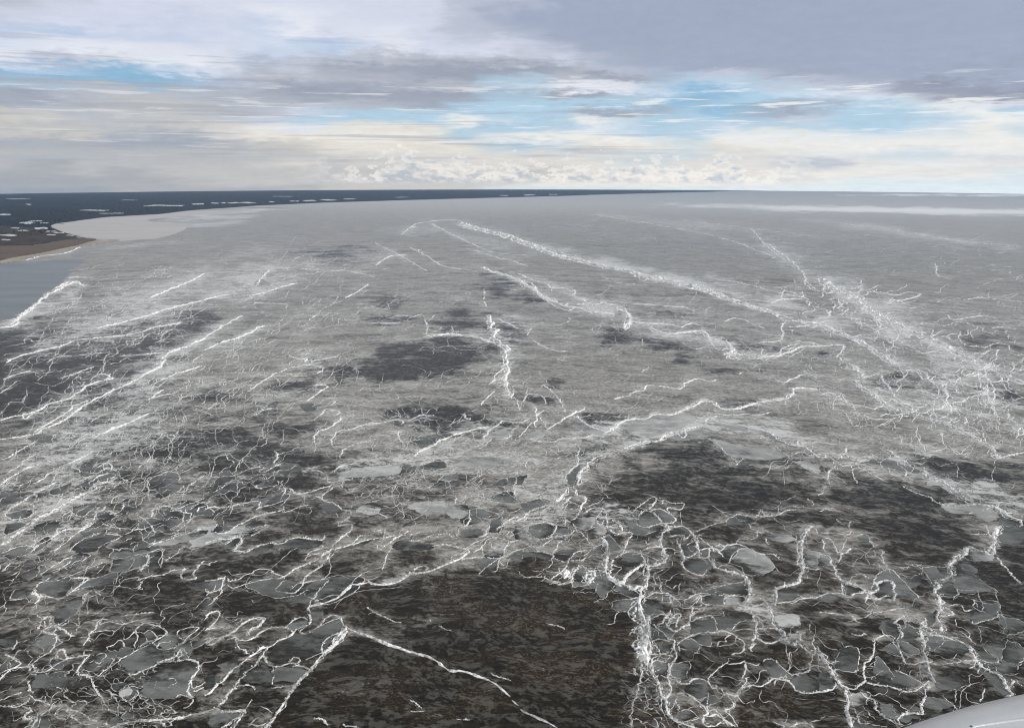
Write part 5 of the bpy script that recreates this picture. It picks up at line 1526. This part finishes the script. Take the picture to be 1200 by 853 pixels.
# ------------------------------------------------------------------ the aircraft's own grey panel below the window
M_PAINT, g, b = material('aircraft_paint')
tcn = g.node('ShaderNodeTexCoord')
npn = g.noise(tcn.outputs['Object'], 5.0, 4, .6); np2 = g.noise(tcn.outputs['Object'], 60.0, 3, .6)
g.put(b.inputs['Base Color'], g.mix(g.step(npn, .3, .7), (.42,.43,.45), (.50,.51,.53)))
g.put(b.inputs['Roughness'], g.lin(np2, .3, .7, .30, .42))
b.inputs['Coat Weight'].default_value = .3; b.inputs['Coat Roughness'].default_value = .12
M_METAL, g, b = material('highlight_metal'); b.inputs['Metallic'].default_value = 1; b.inputs['Base Color'].default_value = (.8,.8,.82,1); b.inputs['Roughness'].default_value = .22  # metal for the added highlight strip
def cam_pt(u, v, d):
    dx, dy, dz = ray(u, v); return Vector((dx*d, dy*d, CAM_H + dz*d))
root = bpy.data.objects.new('aircraft_panel', None); COL.objects.link(root); root.location = cam_pt(1180, 930, 1.5)
tag(root, 'pale grey curved aircraft panel cutting across the bottom corner over the ice', 'aircraft')
# a rounded fairing: a lathe whose long axis runs out to the right and a little up
axis = (cam_pt(1500, 955, 2.2) - cam_pt(950, 1105, 1.35)).normalized(); org = cam_pt(950, 1105, 1.35)
side = axis.cross(Vector((0, 0, 1))).normalized(); upv = side.cross(axis).normalized()
prof = [(-.10,.0),(-.085,.07),(-.04,.14),(.05,.205),(.2,.262),(.4,.305),(.65,.338),(.95,.36),(1.3,.37),(1.7,.372),(2.2,.37)]
def lathe(prof, n, name, mat, parent, a0=0, a1=2*math.pi, smooth=True):
    vv_ = []
    full = abs(a1-a0-2*math.pi) < 1e-6
    for s_, r_ in prof:
        for k in range(n):
            a = a0+(a1-a0)*k/(n if full else n-1)
            vv_.append(tuple(org + axis*s_ + (side*math.cos(a)+upv*math.sin(a))*r_ - root.location))
    o = mesh_obj(name, vv_, grid_faces(len(prof), n, full), mat, parent, smooth)
    return o
pp = catmull(prof, 5)
lathe([tuple(p) for p in pp], 72, 'fairing', M_PAINT, root)
def on_skin(s_, a, lift=0.0):
    r_ = float(np.interp(s_, pp[:, 0], pp[:, 1]))+lift
    return org + axis*s_ + (side*math.cos(a)+upv*math.sin(a))*r_
def facing_hit(u, v):
    best = None
    for s_ in np.linspace(.1, 2.1, 120):
        for a in np.linspace(0, 2*math.pi, 180):
            p = on_skin(s_, a); x, y = survey(np.array([p.x]), np.array([p.y]), np.array([p.z])); d = (x[0]-u)**2+(y[0]-v)**2
            nrm = (p-org) - axis*((p-org).dot(axis))
            if nrm.dot(cam.location-p) > 0 and (best is None or d < best[0]): best = (d, s_, a)
    return best
def band(name, p0, p1, w_, lift, mat):
    vv_ = []
    N = 24
    for k in range(N):
        t = k/(N-1); s_ = p0[1]+(p1[1]-p0[1])*t; a = p0[2]+(p1[2]-p0[2])*t; da = w_/2/float(np.interp(s_, pp[:, 0], pp[:, 1]))
        for dd, l_ in ((-1, -.001), (-1, lift), (1, lift), (1, -.001)): vv_.append(tuple(on_skin(s_, a+dd*da, l_)-root.location))
    return mesh_obj(name, vv_, grid_faces(N, 4), mat, root)
ha, hb = facing_hit(1138, 850), facing_hit(1205, 839)
hb = (hb[0], hb[1], hb[2] if abs(hb[2]-ha[2]) < 3 else hb[2]+2*math.pi*(1 if ha[2] > hb[2] else -1))
band('highlight_strip', ha, hb, .006, .002, M_METAL)  # added strip, placed to stand in for the highlight streak on the fairing

# ------------------------------------------------------------------ air
hm = bpy.data.materials.new('haze'); hm.use_nodes = True; hn = hm.node_tree; hn.nodes.clear()
ho = hn.nodes.new('ShaderNodeOutputMaterial'); pv = hn.nodes.new('ShaderNodeVolumePrincipled')
pv.inputs['Color'].default_value = (.50, .71, 1.0, 1); pv.inputs['Density'].default_value = HAZE; pv.inputs['Anisotropy'].default_value = .35
hn.links.new(pv.outputs[0], ho.inputs['Volume'])
S_ = 23500; zb = -2*S_*S_/(2*R_EARTH) - 3; zt_ = CAM_H + 250
hv = [(sx*S_, sy*S_, z) for z in (zb, zt_) for sx, sy in ((-1,-1),(1,-1),(1,1),(-1,1))]
mesh_obj('haze', hv, [(3,2,1,0),(4,5,6,7),(0,1,5,4),(1,2,6,5),(2,3,7,6),(3,0,4,7)], hm, kind='stuff')
